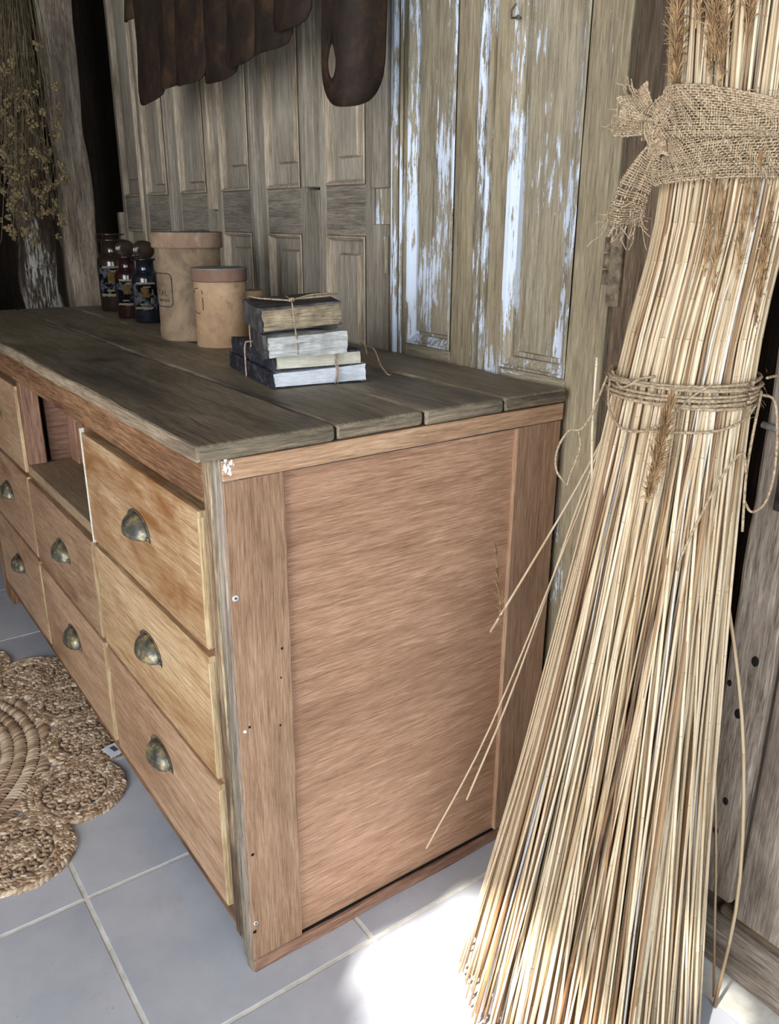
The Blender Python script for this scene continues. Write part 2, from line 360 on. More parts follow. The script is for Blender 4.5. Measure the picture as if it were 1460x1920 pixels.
def lathe_bm(prof, seg=40, bm=None, mi=0, ctr=(0, 0, 0), wob=0.0):
    bm = bm or bmesh.new(); rings = []
    for q, (r, z) in enumerate(prof):
        if r < 1e-6: rings.append([bm.verts.new((ctr[0], ctr[1], ctr[2] + z))]); continue
        ring = []
        for s in range(seg):
            a = 2 * PI * s / seg; d = 1 + wob * mn.noise(Vector((math.cos(a) * 1.3, math.sin(a) * 1.3, z * 9 + q * .1)))
            ring.append(bm.verts.new((ctr[0] + r * d * math.cos(a), ctr[1] + r * d * math.sin(a), ctr[2] + z)))
        rings.append(ring)
    for a, b in zip(rings, rings[1:]):
        if len(a) == 1 and len(b) == 1: continue
        for s in range(seg):
            t = (s + 1) % seg
            if len(a) == 1: f = bm.faces.new((a[0], b[t], b[s]))
            elif len(b) == 1: f = bm.faces.new((a[s], a[t], b[0]))
            else: f = bm.faces.new((a[s], a[t], b[t], b[s]))
            f.smooth = True; f.material_index = mi
    bmesh.ops.recalc_face_normals(bm, faces=bm.faces); return bm
def spline(ctrl, n=24):
    P = [Vector(p) for p in ctrl]; P = [P[0] * 2 - P[1]] + P + [P[-1] * 2 - P[-2]]; out = []
    segs = len(P) - 3
    for q in range(n + 1):
        t = q / n * segs; k = min(int(t), segs - 1); t -= k; a, b, c, d = P[k:k + 4]
        out.append(.5 * ((2 * b) + (c - a) * t + (2 * a - 5 * b + 4 * c - d) * t * t + (3 * b - a - 3 * c + d) * t ** 3))
    return out

# ------------------------------------------------------------------ floor
floor = box('floor', (-3.0, -2.85, -.05), (2.65, .95, -.0012), M_GROUT, bev=0); struct(floor)
TS, TX, TY = .3966, -.3359, -.1855; G = .0042
tb = box_bm((-TS / 2 + G, -TS / 2 + G, -.008), (TS / 2 - G, TS / 2 - G, 0), .0012)
tme = bpy.data.meshes.new('tile'); tb.to_mesh(tme); tb.free(); tme.materials.append(M_TILE)
for i in range(-7, 8):
    for j in range(-7, 3):
        x = TX + (i + .5) * TS; y = TY + (j + .5) * TS
        if x - TS / 2 < -2.99 or x + TS / 2 > 2.64 or y + TS / 2 > .95: continue
        o = link('tile', tme, floor, Vector((x, y, rnd.uniform(-.0004, .0004))) - wpos(floor)); o.rotation_euler = (0, 0, rnd.choice((0, PI / 2, PI, -PI / 2)))

# ------------------------------------------------------------------ room shell
struct(box('wall_back', (-3.0, .80, -.05), (2.65, .90, 2.75), W_DARK('z'), bev=0))
struct(box('wall_left', (-3.05, -2.85, -.05), (-2.95, .90, 2.75), W_DARK('z'), bev=0))
wr = bmesh.new()
for a, b in (((2.55, -2.85, -.05), (2.65, -1.6, 2.75)), ((2.55, .1, -.05), (2.65, .9, 2.75)), ((2.55, -1.6, -.05), (2.65, .1, .45)), ((2.55, -1.6, 2.25), (2.65, .1, 2.75))): box_bm(a, b, 0, wr)
struct(obj('wall_right', wr, M_PLASTER))
wf = bmesh.new()
for a, b in (((-3.05, -2.85, -.05), (.25, -2.75, 2.75)), ((2.45, -2.85, -.05), (2.65, -2.75, 2.75)), ((.25, -2.85, -.05), (2.45, -2.75, .45)), ((.25, -2.85, 2.45), (2.45, -2.75, 2.75))): box_bm(a, b, 0, wf)
struct(obj('wall_front', wf, M_PLASTER))
# board ceiling; gaps added and shaped to project the sun patch beside the reeds
def roof_pt(x, y, z=0.0):
    k = (2.7 - z) / SUN_DIR.z; return (x + SUN_DIR.x * k, y + SUN_DIR.y * k)
holes = [[(.085, .20), (.10, .33), (.085, .43), (.20, .40), (.30, .44), (.38, .42), (.47, .40), (.50, .30), (.46, .18), (.33, .10), (.24, .17), (.20, .10), (.165, .22), (.14, .13)],
         [(.492, .585), (.498, .62), (.528, .622), (.535, .59), (.515, .575)]]
cb = bmesh.new()
outer = [(-3.05, -2.85), (2.65, -2.85), (2.65, .9), (-3.05, .9)]
es = []
for loop in [outer] + [[roof_pt(*p) for p in h] for h in holes]:
    vs = [cb.verts.new((p[0], p[1], 2.7)) for p in loop]
    es += [cb.edges.new((vs[q], vs[(q + 1) % len(vs)])) for q in range(len(vs))]
bmesh.ops.triangle_fill(cb, use_beauty=True, use_dissolve=False, edges=es)
struct(obj('ceiling', cb, W_DARK('x')))

# ------------------------------------------------------------------ panelled doors and shutters that line the back wall
YB = .742
def leaf(name, label, x0, x1, opens, mats, z0=0.03, z1=2.35, yf=.694, group=None, cat='door', mould=.011, rec=.016, mrail=None, extra=None, bottomz=None):
    """opens: list of (xa, xb, za, zb, fl, fr, fb, ft) openings with raised field insets"""
    ms, mr, mp, mm = mats
    t = thing(name, label, cat, ((x0 + x1) / 2, yf + .02, z0), group=group)
    xa, xb = opens[0][0], opens[0][1]
    plank('stile', (x0, yf, z0), (xa, yf + .036, z1), 'z', ms('z'), t, rad=.003, seed=x0, seg=.12)
    plank('stile', (xb, yf, z0), (x1, yf + .036, z1), 'z', ms('z'), t, rad=.003, seed=x1, seg=.12)
    zs = sorted([(o[2], o[3]) for o in opens]); cur = z0
    for n, (za, zb) in enumerate(zs + [(z1, z1)]):
        if za - cur > .004: plank('rail', (xa, yf + .001, cur), (xb, yf + .035, za), 'x', mr('x'), t, rad=.004, seed=cur, seg=.06)
        cur = zb
    for (xa, xb, za, zb, fl, fr, fb, ft) in opens:
        # panel with raised field: outer ring recessed, slope up to the field
        bm = bmesh.new(); y0 = yf + rec; y1 = yf + rec - .013; bv = .0045
        def ring(a, b, c, d, y): return [bm.verts.new((a, y, c)), bm.verts.new((b, y, c)), bm.verts.new((b, y, d)), bm.verts.new((a, y, d))]
        R = [ring(xa, xb, za, zb, y0 + .012), ring(xa, xb, za, zb, y0), ring(xa + fl - bv, xb - fr + bv, za + fb - bv, zb - ft + bv, y0), ring(xa + fl, xb - fr, za + fb, zb - ft, y1)]
        for k, (r1, r2) in enumerate(zip(R, R[1:])):
            for q in range(4): bm.faces.new((r1[q], r1[(q + 1) % 4], r2[(q + 1) % 4], r2[q])).material_index = int(k == 2)  # slopes get the paler moulding wood, painting in a lit edge
        bm.faces.new(R[-1]); bm.faces.new(R[0][::-1])
        bmesh.ops.recalc_face_normals(bm, faces=bm.faces)
        obj('panel', bm, [mp('z'), mm('z')], t)
        # ogee moulding round the opening, mitred
        prof = [(0, -.0015), (.002, -.004), (.005, -.0035), (.007, .001), (.0095, .003), (mould, .010), (mould, rec)]
        bm = bmesh.new(); rings = []
        for cx, cz, sx, sz in ((xa, za, 1, 1), (xb, za, -1, 1), (xb, zb, -1, -1), (xa, zb, 1, -1)):
            rings.append([bm.verts.new((cx + sx * d, yf + h, cz + sz * d)) for d, h in prof])
        for q in range(4):
            A, B = rings[q], rings[(q + 1) % 4]
            for k in range(len(prof) - 1): bm.faces.new((A[k], B[k], B[k + 1], A[k + 1]))
        bmesh.ops.recalc_face_normals(bm, faces=bm.faces)
        obj('moulding', bm, mm('z'), t)
    return t
MG = (W_DOOR, W_RAIL, W_DOOR, W_EDGE)
bays = [('A', -2.303, -2.124, -2.335, -2.094), ('B', -2.059, -1.861, -2.090, -1.830), ('C', -1.762, -1.552, -1.795, -1.510), ('D', -1.435, -1.247, -1.470, -1.215), ('E', -1.153, -.967, -1.188, -.935), ('F', -.840, -.666, -.868, -.634)]
flds = {'A': (.06, -.037, 1.373), 'B': (.083, .05, 1.349), 'C': (.082, .035, 1.347), 'D': (.072, .037, 1.382), 'E': (.069, .034, 1.377), 'F': (.055, .041, 1.376)}
words = {'A': 'narrow grey panelled door leaf at the far left end of the wall, behind the tall glass jar', 'B': 'narrow grey panelled door leaf second from the left end, behind the large canister',
         'C': 'grey panelled door leaf above the large round canister, third from the left', 'D': 'grey panelled door leaf behind the gap between canisters, fourth from the left',
         'E': 'grey panelled door leaf directly above the small canister and book stack, fifth from left', 'F': 'grey panelled door leaf under the rusty bracket, beside the paint-flaked doors'}
for n, xa, xb, x0, x1 in bays:
    fl, fr, fz = flds[n]; wdt = xb - xa; fl = max(.03, min(fl, wdt * .34)); fr = max(.025, min(fr, wdt * .25))
    yo = {'A': .002, 'B': 0, 'C': .004, 'D': 0, 'E': .003, 'F': 0}[n]
    leaf('panelled_door', words[n], x0, x1, [(xa, xb, 1.312, 2.2, fl, fr, fz - 1.312, .05), (xa, xb, .35, 1.198, fl, fr, .05, .045)], MG, yf=.694 + yo, group='grey panelled door leaves along the wall')
# cover strips between the leaves
for n, (x, wd, z0, y, m) in enumerate(((-2.092, .020, .9, .684, W_EDGE), (-1.8125, .034, .9, .682, W_DOOR), (-1.490, .036, 1.262, .678, W_EDGE), (-1.2015, .024, .9, .684, W_DOOR), (-.9015, .060, 1.31, .680, W_DOOR), (-.9015, .064, .35, .694, W_RAIL), (-1.490, .038, .35, .694, W_RAIL), (-2.352, .030, .35, .680, W_EDGE))):
    nm = ['pale thin cover strip between first and second grey door leaf', 'grey cover strip between second and third grey door leaf', 'pale upper cover strip ending above the large canister between third and fourth leaf', 'thin grey cover strip between fourth and fifth leaf',
          'wide grey upper cover strip between fifth and sixth leaf, ending at mid height', 'grey lower filler board under the wide strip between fifth and sixth leaf', 'grey lower filler board behind the canister between third and fourth leaf', 'pale edge board at the far left end of the door wall'][n]
    zt = 2.3 if z0 > .5 else (1.305 if n == 5 else 1.258)
    t = thing('cover_strip', nm, 'wood strip', (x, y, z0))
    plank('board', (x - wd / 2, y, z0), (x + wd / 2, .6935 if n == 0 else .737, zt), 'z', m('z'), t, rad=.004, seed=n, seg=.12)
    if n in (0, 1, 3, 4): 
        bm = bmesh.new(); tube(bm, [(x, y, z0 + .002), (x, y, zt - .002)], .0055 if n != 4 else .007, 8); obj('bead', bm, m('z'), t)
# narrow stile strip right of leaf F with a hinge remnant
t = thing('door_edge_board', 'narrow grey edge board with a white-painted notch beside the paint-flaked door', 'wood strip', (-.60, .69, .9))
plank('board', (-.632, .686, 1.302), (-.573, .735, 2.3), 'z', W_DOOR('z'), t, rad=.004, seed=4)
plank('board', (-.632, .690, .1), (-.573, .735, 1.225), 'z', W_DOOR('z'), t, rad=.004, seed=5)
plank('notch_board', (-.628, .697, 1.225), (-.577, .735, 1.302), 'z', W_PAINT2('z'), t, rad=.002, seed=6, label='notch with flaking white paint')
plank('hinge_leaf', (-.578, .684, 1.12), (-.571, .692, 1.20), 'z', W_PAINT2('z'), t, rad=.001, wob=.001)
MP = (W_PAINT0, W_PAINT, W_PAINT, W_PAINT2)
leaf('flaked_door', 'panelled door with flaking pale blue paint directly behind the book stack', -.570, -.325, [(-.503, -.349, .972, 2.2, .028, .022, .03, .05)], MP, yf=.694, group='paint-flaked doors', mould=.020, rec=.022, z0=.1)
leaf('flaked_door', 'wider panelled door with flaking white paint and tan right stile beside the reeds', -.238, .064, [(-.192, -.018, .962, 2.2, .040, .032, .035, .05)], MP, yf=.692, group='paint-flaked doors', mould=.022, rec=.022, z0=.1)
t = thing('meeting_stile', 'pair of narrow painted meeting stiles between the two paint-flaked doors', 'wood strip', (-.28, .69, .1))
plank('strip', (-.321, .688, .1), (-.276, .735, 2.3), 'z', W_PAINT0('z'), t, seed=8)
plank('bead', (-.273, .679, .1), (-.256, .735, 2.3), 'z', W_PAINT2('z'), t, rad=.006, seed=9)
plank('strip', (-.253, .686, .1), (-.241, .735, 2.3), 'z', W_PAINT2('z'), t, seed=10)
for n, (x, wd, y) in enumerate(((-.553, .006, .6905), (-.536, .012, .686), (-.520, .007, .690))):   # reeded beads of the left stile
    bm = bmesh.new(); tube(bm, [(x, .6925 - wd * .6, .12), (x, .6925 - wd * .6, 2.3)], wd * .6, 8)
    tag(obj('reeded_bead', bm, W_PAINT2('z')), ['thin left white-flaked bead on the first painted door stile', 'thick middle white-flaked bead on the first painted door stile', 'thin right white-flaked bead beside the first painted panel'][n], 'wood bead', 'beads on the painted door stile')
# bent nail
bm = bmesh.new(); tube(bm, [(-.178, .690, 1.565), (-.178, .668, 1.562), (-.165, .655, 1.570), (-.150, .650, 1.575)], .0018, 8); tube(bm, [(-.178, .684, 1.565), (-.178, .681, 1.565)], .004, 10)
tag(obj('bent_nail', bm, M_RUSTH), 'bent rusty nail in the second paint-flaked door', 'nail')
# post right of the doors, hinge, plank and door at the right
t = thing('wall_post', 'brown wooden post with peeling paint behind the reed bundle', 'post', (.15, .71, 0))
plank('upright', (.078, .684, 0), (.205, .78, 2.6), 'z', W_POST('z'), t, rad=.006, wob=.003, seed=1)
plank('upright', (.208, .690, 0), (.300, .78, 2.6), 'z', W_OLD('z'), t, rad=.006, wob=.003, seed=2)
t = thing('iron_hinge', 'rusty iron hinge bolted on the brown post beside the tan door stile', 'hinge', (.07, .68, 1.17))
box('hinge_plate', (.072, .677, 1.10), (.098, .684, 1.245), M_RUSTH, t, bev=.002)
bm = bmesh.new()
for k in range(3): tube(bm, [(.068, .680, 1.135 + k * .026), (.068, .680, 1.158 + k * .026)], .007, 10)
obj('knuckle', bm, M_RUSTH, t)
for z in (1.115, 1.19, 1.215, 1.235):
    bm = bmesh.new(); bmesh.ops.create_uvsphere(bm, u_segments=10, v_segments=6, radius=.0055); bmesh.ops.scale(bm, verts=bm.verts, vec=(1, .5, 1)); bmesh.ops.translate(bm, verts=bm.verts, vec=(.086, .677, z)); obj('rivet', bm, M_RUSTH, t, smooth=True)
t = thing('weathered_jamb', 'weathered grey brown plank with pits right of the reed bundle', 'plank', (.43, .70, .12))
jp = plank('board', (.392, .664, .145), (.464, .76, 2.6), 'z', W_OLD('z'), t, rad=.006, wob=.003, seed=3)
for (x, z, r) in ((.437, .60, .006), (.424, .50, .006), (.402, .545, .004), (.428, .335, .005), (.420, .27, .005)):
    bm = bmesh.new(); bmesh.ops.create_uvsphere(bm, u_segments=10, v_segments=6, radius=r); bmesh.ops.scale(bm, verts=bm.verts, vec=(1, .25, 1.5)); bmesh.ops.translate(bm, verts=bm.verts, vec=(x, .664, z)); obj('pit', bm, M_BLACK, t, smooth=True)
t = thing('side_door', 'grey wooden door boards at the far right edge behind the jamb plank', 'door', (.8, .70, .1))
for k, (a, b) in enumerate(((.470, .62), (.623, .80), (.803, 1.0), (1.003, 1.3))):
    plank('board', (a, .676, .118), (b, .72, 2.3), 'z', W_OLD('z'), t, rad=.003, wob=.0015, seed=20 + k, seg=.1)
plank('paint_strip', (.4665, .672, .66), (.4695, .70, .80), 'z', M_WHITE, t, rad=.001, wob=.002, seg=.01, label='remnant of white paint in the joint')
t = thing('door_latch', 'dark iron strap with a grey pin on the side door right of the reeds', 'latch', (.46, .66, .95))
box('strap', (.428, .655, .845), (.449, .664, 1.16), M_IRON, t, bev=.002)
box('strap', (.449, .656, .90), (.72, .674, .945), M_IRON, t, bev=.002)
bm = bmesh.new(); tube(bm, [(.395, .652, .965), (.50, .648, .955)], .005, 8); obj('pin', bm, M_STEEL, t)
t = thing('threshold_beam', 'knotty low wooden threshold beam along the floor at right', 'beam', (1.0, .70, 0))
plank('beam', (.385, .664, 0), (2.5, .79, .100), 'x', W_OLD('x'), t, rad=.012, wob=.005, seed=31, seg=.04)
plank('ledge', (.44, .680, .098), (2.5, .79, .118), 'x', W_POST('x'), t, rad=.006, wob=.003, seed=32, seg=.04)
bm = bmesh.new(); bmesh.ops.create_icosphere(bm, subdivisions=3, radius=.04)
for v in bm.verts: v.co = Vector((v.co.x * .75, v.co.y * .5, v.co.z * 1.1)) * (1 + .35 * mn.noise(v.co * 40)) + Vector((.405, .672, .055))
obj('knot', bm, W_OLD('z'), t, smooth=True)
struct(box('trim_1', (.300, .765, 0), (.392, .80, 2.6), W_DARK('z')))

# ------------------------------------------------------------------ timbers at the left
t = thing('timber_post', 'pale rough-hewn timber post rising behind the left end of the counter', 'post', (-2.26, .49, 0))
plank('timber', (-2.34, .438, 0), (-2.21, .553, 2.65), 'z', W_LOG('z'), t, rad=.02, wob=.014, seed=41, seg=.06, freq=6)
t = thing('bark_post', 'dark rough timber with white streaks behind the hanging dried flowers', 'post', (-2.26, .35, 0))
plank('timber', (-2.36, .292, 0), (-2.22, .408, 2.65), 'z', W_LOG2('z'), t, rad=.03, wob=.02, seed=42, seg=.05, freq=7)
t = thing('dark_plank', 'nearly black upright board at the far left edge behind the dried flowers', 'plank', (-2.6, .2, 0))
plank('board', (-2.70, -.02, 0), (-2.66, .20, 2.65), 'z', W_DARK('z'), t, seed=43)
plank('board', (-2.5, .0, 1.35), (-2.46, .285, 2.65), 'z', W_LOG2('z'), t, seed=44, rad=.01, wob=.006)

# ------------------------------------------------------------------ shop counter
ZT, ZU = .950, .926
ct = thing('drawer_counter', 'long stripped wooden shop counter with drawers and plank top', 'counter', (-.95, .34, 0))
segs = [(-.034, .1832), (.1872, .3494), (.3534, .5203), (.5245, .677)]
for n, (a, b) in enumerate(segs):
    plank('worktop_plank', (-1.973 + .004 * n, a, ZU + (.0012 if n == 1 else 0)), (.0072 - .002 * (n % 2), b, ZT + (.0008 if n % 2 else 0)), 'x', W_TOP('x'), ct, rad=.005, wob=.003, seed=50 + n, seg=.03, endmat=W_TOPE('y'), freq=11, sidemat=n == 0)
# right end
XE = 0.0
plank('end_rail', (-.028, .004, .8935), (XE + .0012, .675, ZU - .002), 'y', wood('end_rail_oak', 'y', '84634c', 'ab8869', 'c8a688', rough=.6, blotch=6, crack=.15, grain=1.2), ct, rad=.0015, wob=.0008, seed=60, label='pale oak rail with a white smear')
plank('end_stile', (-.028, .004, .026), (XE, .100, .892), 'z', W_STILE('z'), ct, rad=.0015, wob=.0008, seed=61)
plank('end_stile', (-.028, .563, .026), (XE, .672, .892), 'z', W_STILE('z'), ct, rad=.0015, wob=.0008, seed=62)
box('end_panel', (-.024, .098, .024), (-.009, .566, .896), W_SIDE('y'), ct, bev=0, label='wide plywood-like oak panel with horizontal grain')
plank('end_base_rail', (-.028, .004, 0), (XE + .002, .672, .024), 'y', W_RED('y'), ct, rad=.002, wob=.0025, seed=63, seg=.02, label='reddish rough base rail')
box('joint_gap', (-.026, .006, .0235), (-.004, .67, .0265), M_BLACK, ct, bev=0)
box('joint_gap', (-.026, .006, .8915), (-.0012, .67, .8940), M_INK, ct, bev=0)
for y in (.1852, .3515, .5225): box('seam_shadow', (-1.96, y - .0035, ZU + .002), (.002, y + .0035, ZT - .0045), M_BLACK, ct, bev=0)  # black strips in the worktop gaps, painting in the seam shadow
plank('corner_post', (-.062, 0, .045), (-.034, .05, ZU - .001), 'z', W_CORNER('z'), ct, rad=.002, wob=.001, seed=64)
plank('corner_strip', (-.034, .001, .012), (-.022, .03, ZU - .001), 'z', wood('grey_strip', 'z', '4a443a', '7b7362', 'a89e88', rough=.75, blotch=7), ct, rad=.002, wob=.0012, seed=65)
plank('corner_strip', (-.022, .0005, .0), (-.001, .03, ZU - .001), 'z', W_OLD('z'), ct, rad=.002, wob=.001, seed=66)
plank('apron_rail', (-1.90, 0, .846), (-.063, .03, ZU - .001), 'x', W_FRAME('x'), ct, rad=.002, wob=.001, seed=67, seg=.06)
CX = [(-.640, -.066), (-1.200, -.660), (-1.775, -1.218)]
ZR = [(.606, .834), (.366, .594), (.100, .354)]
for z0, z1 in ((.594, .606), (.354, .366), (.062, .100)):
    plank('drawer_rail', (-1.78, .0, z0), (-.063, .03, z1), 'x', W_FRAME('x'), ct, rad=.001, wob=.0006, seed=z0, seg=.08)
for x0, x1 in ((-.660, -.640), (-1.218, -1.200)):
    plank('divider', (x0, -.001, .064), (x1, .045, .846), 'z', W_FRAME('z'), ct, rad=.001, wob=.0006, seed=x0)
plank('left_post', (-1.86, 0, 0), (-1.778, .05, ZU - .001), 'z', W_FRAME('z'), ct, rad=.002, seed=70)
box('left_end', (-1.90, .0, 0), (-1.862, .672, ZU - .001), W_STILE('z'), ct)
box('back_board', (-1.86, .655, .03), (-.03, .670, ZU - .001), W_RED('x'), ct, bev=0)
box('carcass_floor', (-1.86, .03, .05), (-.03, .655, .062), W_FRAME('x'), ct, bev=0)
for z in (.594, .354): box('shelf', (-1.86, .03, z), (-.03, .655, z + .010), W_SHELF('x'), ct, bev=0)
box('open_shelf', (-1.205, -.004, .606), (-.655, .45, .632), W_SHELF('x'), ct, bev=.002, label='pale bare shelf board in the open bay')
box('bay_side', (-1.232, .060, .606), (-1.219, .655, .926), W_RED('y'), ct, bev=0)
box('bay_side', (-.655, .045, .606), (-.641, .655, .926), W_RED('y'), ct, bev=0)
box('bay_back', (-1.22, .44, .632), (-.655, .452, .926), W_RED('x'), ct, bev=0, label='reddish board at the back of the open bay')
plank('bay_stile', (-1.200, .0, .634), (-1.185, .040, .846), 'z', W_RED('z'), ct, rad=.001, seed=71, label='red brown stile edge of the open bay')
plank('bay_post', (-1.19, .105, .632), (-1.13, .145, .926), 'z', W_RED('z'), ct, rad=.002, wob=.002, seed=72, label='dark post with a white paint patch inside the bay')
obj('post_patch', box_bm((-1.131, .112, .745), (-1.1285, .138, .80), .001), M_WHITE, ct)
box('white_edge', (-.6455, -.010, .598), (-.6415, -.001, .842), M_PG_CREAM, ct, bev=.001, label='raw white edge of the divider')
# screws and holes on the end stile
for (y, z, m, r) in ((.0125, .715, M_STEEL, .0052), (.0115, .106, M_STEEL, .0045), (.0085, .089, M_BLACK, .0038), (.0135, .250, M_BLACK, .0030), (.014, .487, M_WHITE, .0030), (.022, .492, M_BLACK, .0022), (.084, .610, M_BLACK, .0022), (.080, .560, M_BLACK, .0016), (.075, .475, M_BLACK, .0018)):
    bm = bmesh.new(); bmesh.ops.create_cone(bm, cap_ends=True, segments=18, radius1=r, radius2=r * .8, depth=.0012, matrix=Matrix.Translation((XE + .0004, y, z)) @ Matrix.Rotation(PI / 2, 4, 'Y')); obj('screw' if m is M_STEEL else 'nail_hole', bm, m, ct)
    if m is M_STEEL:
        bm = bmesh.new(); bmesh.ops.create_cone(bm, cap_ends=True, segments=10, radius1=r * .35, radius2=r * .35, depth=.0006, matrix=Matrix.Translation((XE + .0012, y, z)) @ Matrix.Rotation(PI / 2, 4, 'Y')); obj('screw_socket', bm, M_INK, ct)
bm = bmesh.new(); rs = random.Random(2)
for k in range(26):
    bmesh.ops.create_icosphere(bm, subdivisions=1, radius=rs.uniform(.0008, .0030), matrix=Matrix.Translation((XE + .0012, .014 + rs.gauss(0, .0045), .912 + rs.gauss(0, .0050))) @ Matrix.Diagonal((.12, 1, rs.uniform(.8, 2), 1)))
obj('paint_smear', bm, M_WHITE, ct, kind='stuff')
# drawers
def pull_bm(wd=.090, h=.036, d=.024, deco=False):
    bm = bmesh.new(); nt, np_ = 18, 7; g = []
    for a in range(nt + 1):
        th = PI * a / nt; row = []
        for b in range(np_ + 1):
            ph = PI / 2 * b / np_; s = math.sin(th) ** .8 if 0 < a < nt else 0
            bulge = 1.0
            if deco: bulge = 1 + .06 * math.sin(th * 9) * math.sin(ph * 4)
            row.append(bm.verts.new((wd / 2 * math.cos(th), -d * s * math.cos(ph) * bulge - .001, h * s * math.sin(ph) * bulge)))
        g.append(row)
    for a in range(nt):
        for b in range(np_):
            vs = [g[a][b], g[a + 1][b], g[a + 1][b + 1], g[a][b + 1]]
            try: bm.faces.new(vs).smooth = True
            except Exception: pass
    bmesh.ops.remove_doubles(bm, verts=bm.verts, dist=.0003)
    r = bmesh.ops.solidify(bm, geom=list(bm.faces), thickness=.0014)
    # flange following the arch, with two ears
    fl = []; n = 24
    for a in range(n + 1):
        th = PI * a / n; c, s = math.cos(th), math.sin(th) ** .8 if 0 < a < n else 0
        fl.append((bm.verts.new((wd / 2 * c, -.0012, h * s)), bm.verts.new(((wd / 2 + .010 + .003 * abs(c)) * c, -.0012, (h + .006) * s - (.0 if s else .004)))))
    for a in range(n): bm.faces.new((fl[a][0], fl[a][1], fl[a + 1][1], fl[a + 1][0])).smooth = True
    for sx in (-1, 1):
        bmesh.ops.create_uvsphere(bm, u_segments=10, v_segments=6, radius=.0042, matrix=Matrix.Translation((sx * (wd / 2 + .004), -.002, .003)) @ Matrix.Scale(.5, 4, (0, 1, 0)))
    bmesh.ops.recalc_face_normals(bm, faces=bm.faces)
    for f in bm.faces: f.smooth = True
    return bm
PULL = {}
for kdeco in (False, True):
    b_ = pull_bm(deco=kdeco); me = bpy.data.meshes.new('cup_pull'); b_.to_mesh(me); b_.free(); me.materials.append(M_BRASS); PULL[kdeco] = me
for ci, (x0, x1) in enumerate(CX):
    for ri, (z0, z1) in enumerate(ZR):
        if ci == 1 and ri == 0: continue
        m = W_DRAW2 if (ri == 2 or ci >= 1) else W_DRAW
        yj = rnd.uniform(-.0015, .0015)
        bm = box_bm((x0, -.009 + yj, z0), (x1, .02, z1), .0022)
        for f in bm.faces:
            if f.normal.x > .9 or f.normal.x < -.9: f.material_index = 1
        d = obj('drawer', bm, [m('x'), W_LIP('z')], ct)
        box('lip', (x1 - .005, -.0100 + yj, z0 + .003), (x1 + .0008, .0, z1 - .010), W_LIP('z'), d, bev=.0015)
        zc = {0: .714, 1: .474, 2: .243}[ri]; xc = (x0 + x1) / 2 + .01
        o = link('cup_pull', PULL[ri == 2], d, Vector((xc, -.009 + yj, zc)) - wpos(d))
        if not (ci == 0 and ri == 1): pass

# ------------------------------------------------------------------ canisters
def canister(name, label, loc, R, H, lidH, mb, ml, mt, lab=None, rz=0, base=True):
    t = thing(name, label, 'canister', loc, rz)
    pr = [(0, 0), (R * .985, 0), (R * 1.0, .002)]
    if base: pr += [(R * 1.005, .028), (R * .985, .030)]
    pr += [(R * .985, H * .3), (R * .98, H * .6), (R * .985, H - lidH), (0, H - lidH + .002)]
    obj('body', lathe_bm(pr, 56, wob=.012), mb, t, local=True)
    pr = [(R * .99, H - lidH - .002), (R * 1.06, H - lidH - .001), (R * 1.07, H - lidH + .003), (R * 1.065, H - .006), (R * 1.075, H - .003), (R * 1.07, H)]
    lid = obj('lid', lathe_bm(pr, 56, wob=.012), ml, t, smooth=False, local=True)
    obj('lid_top', lathe_bm([(R * 1.068, H - .001), (R * 1.06, H + .0012), (R * .9, H + .0006), (0, H)], 56, wob=.012), mt, t, local=True)
    if lab:
        a0, a1, z0, z1, rr, strokes = lab
        def arc(pts, r=.0012, off=.0012): return [Vector(((R * .985 + off) * math.cos(a), (R * .985 + off) * math.sin(a), z)) for a, z in pts]
        c = .012; da = c / R
        pts = []
        for (ac, zc, s0) in ((a1 - da, z1 - c, 0), (a0 + da, z1 - c, 1), (a0 + da, z0 + c, 2), (a1 - da, z0 + c, 3)):
            for k in range(5):
                an = (s0 + k / 4) * PI / 2; pts.append((ac + da * math.cos(an), zc + c * math.sin(an)))
        pts.append(pts[0]); fine = []
        for (p, q) in zip(pts, pts[1:]):
            for k in range(4): fine.append((p[0] + (q[0] - p[0]) * k / 4, p[1] + (q[1] - p[1]) * k / 4))
        if rr == 'broken':
            L = len(fine); keep = [(0, int(L * .10)), (int(L * .22), int(L * .45)), (int(L * .60), int(L * .78)), (int(L * .92), L)]
            bm = bmesh.new()
            for a, b in keep:
                if b - a > 2: tube(bm, arc(fine[a:b], off=.0004), .0010, 5)
        else:
            bm = bmesh.new(); tube(bm, arc(fine + fine[:1], off=.0004), .0013, 5)
        obj('label_border', bm, M_INK, t, local=True, label='dark drawn label frame')
        if strokes:
            bm = bmesh.new()
            for s in strokes: tube(bm, arc(s, off=.0004), .0008, 4)
            obj('label_lettering', bm, M_INK, t, local=True, label='faint dark lettering')
    return t
camd = lambda x, y: math.atan2(-.4408 - y, 1.0118 - x)
c1 = (-1.000, .392, ZT + .001); a = camd(c1[0], c1[1]) - .95
def glyph(ch, a, z, w, h, R):
    """strokes of one letter; angle grows to the right in view"""
    G_ = {'A': [[(0, 0), (.5, 1), (1, 0)], [(.2, .4), (.8, .4)]], 'L': [[(0, 1), (0, 0), (.8, 0)]], 'T': [[(0, 1), (1, 1)], [(.5, 1), (.5, 0)]], 'I': [[(.5, 0), (.5, 1)]], 'N': [[(0, 0), (0, 1), (1, 0), (1, 1)]], 'E': [[(.9, 1), (0, 1), (0, 0), (.9, 0)], [(0, .5), (.7, .5)]]}
    return [[(a + (px * w) / R, z + py * h) for px, py in st] for st in G_[ch]]
st = []
for k, ch in enumerate('TAL'): st += glyph(ch, a - .28 + k * .19, .108, .010, .013, .080)
for k, ch in enumerate('ANTENT'[:5]): st += glyph(ch, a - .26 + k * .11, .094, .005, .005, .080)
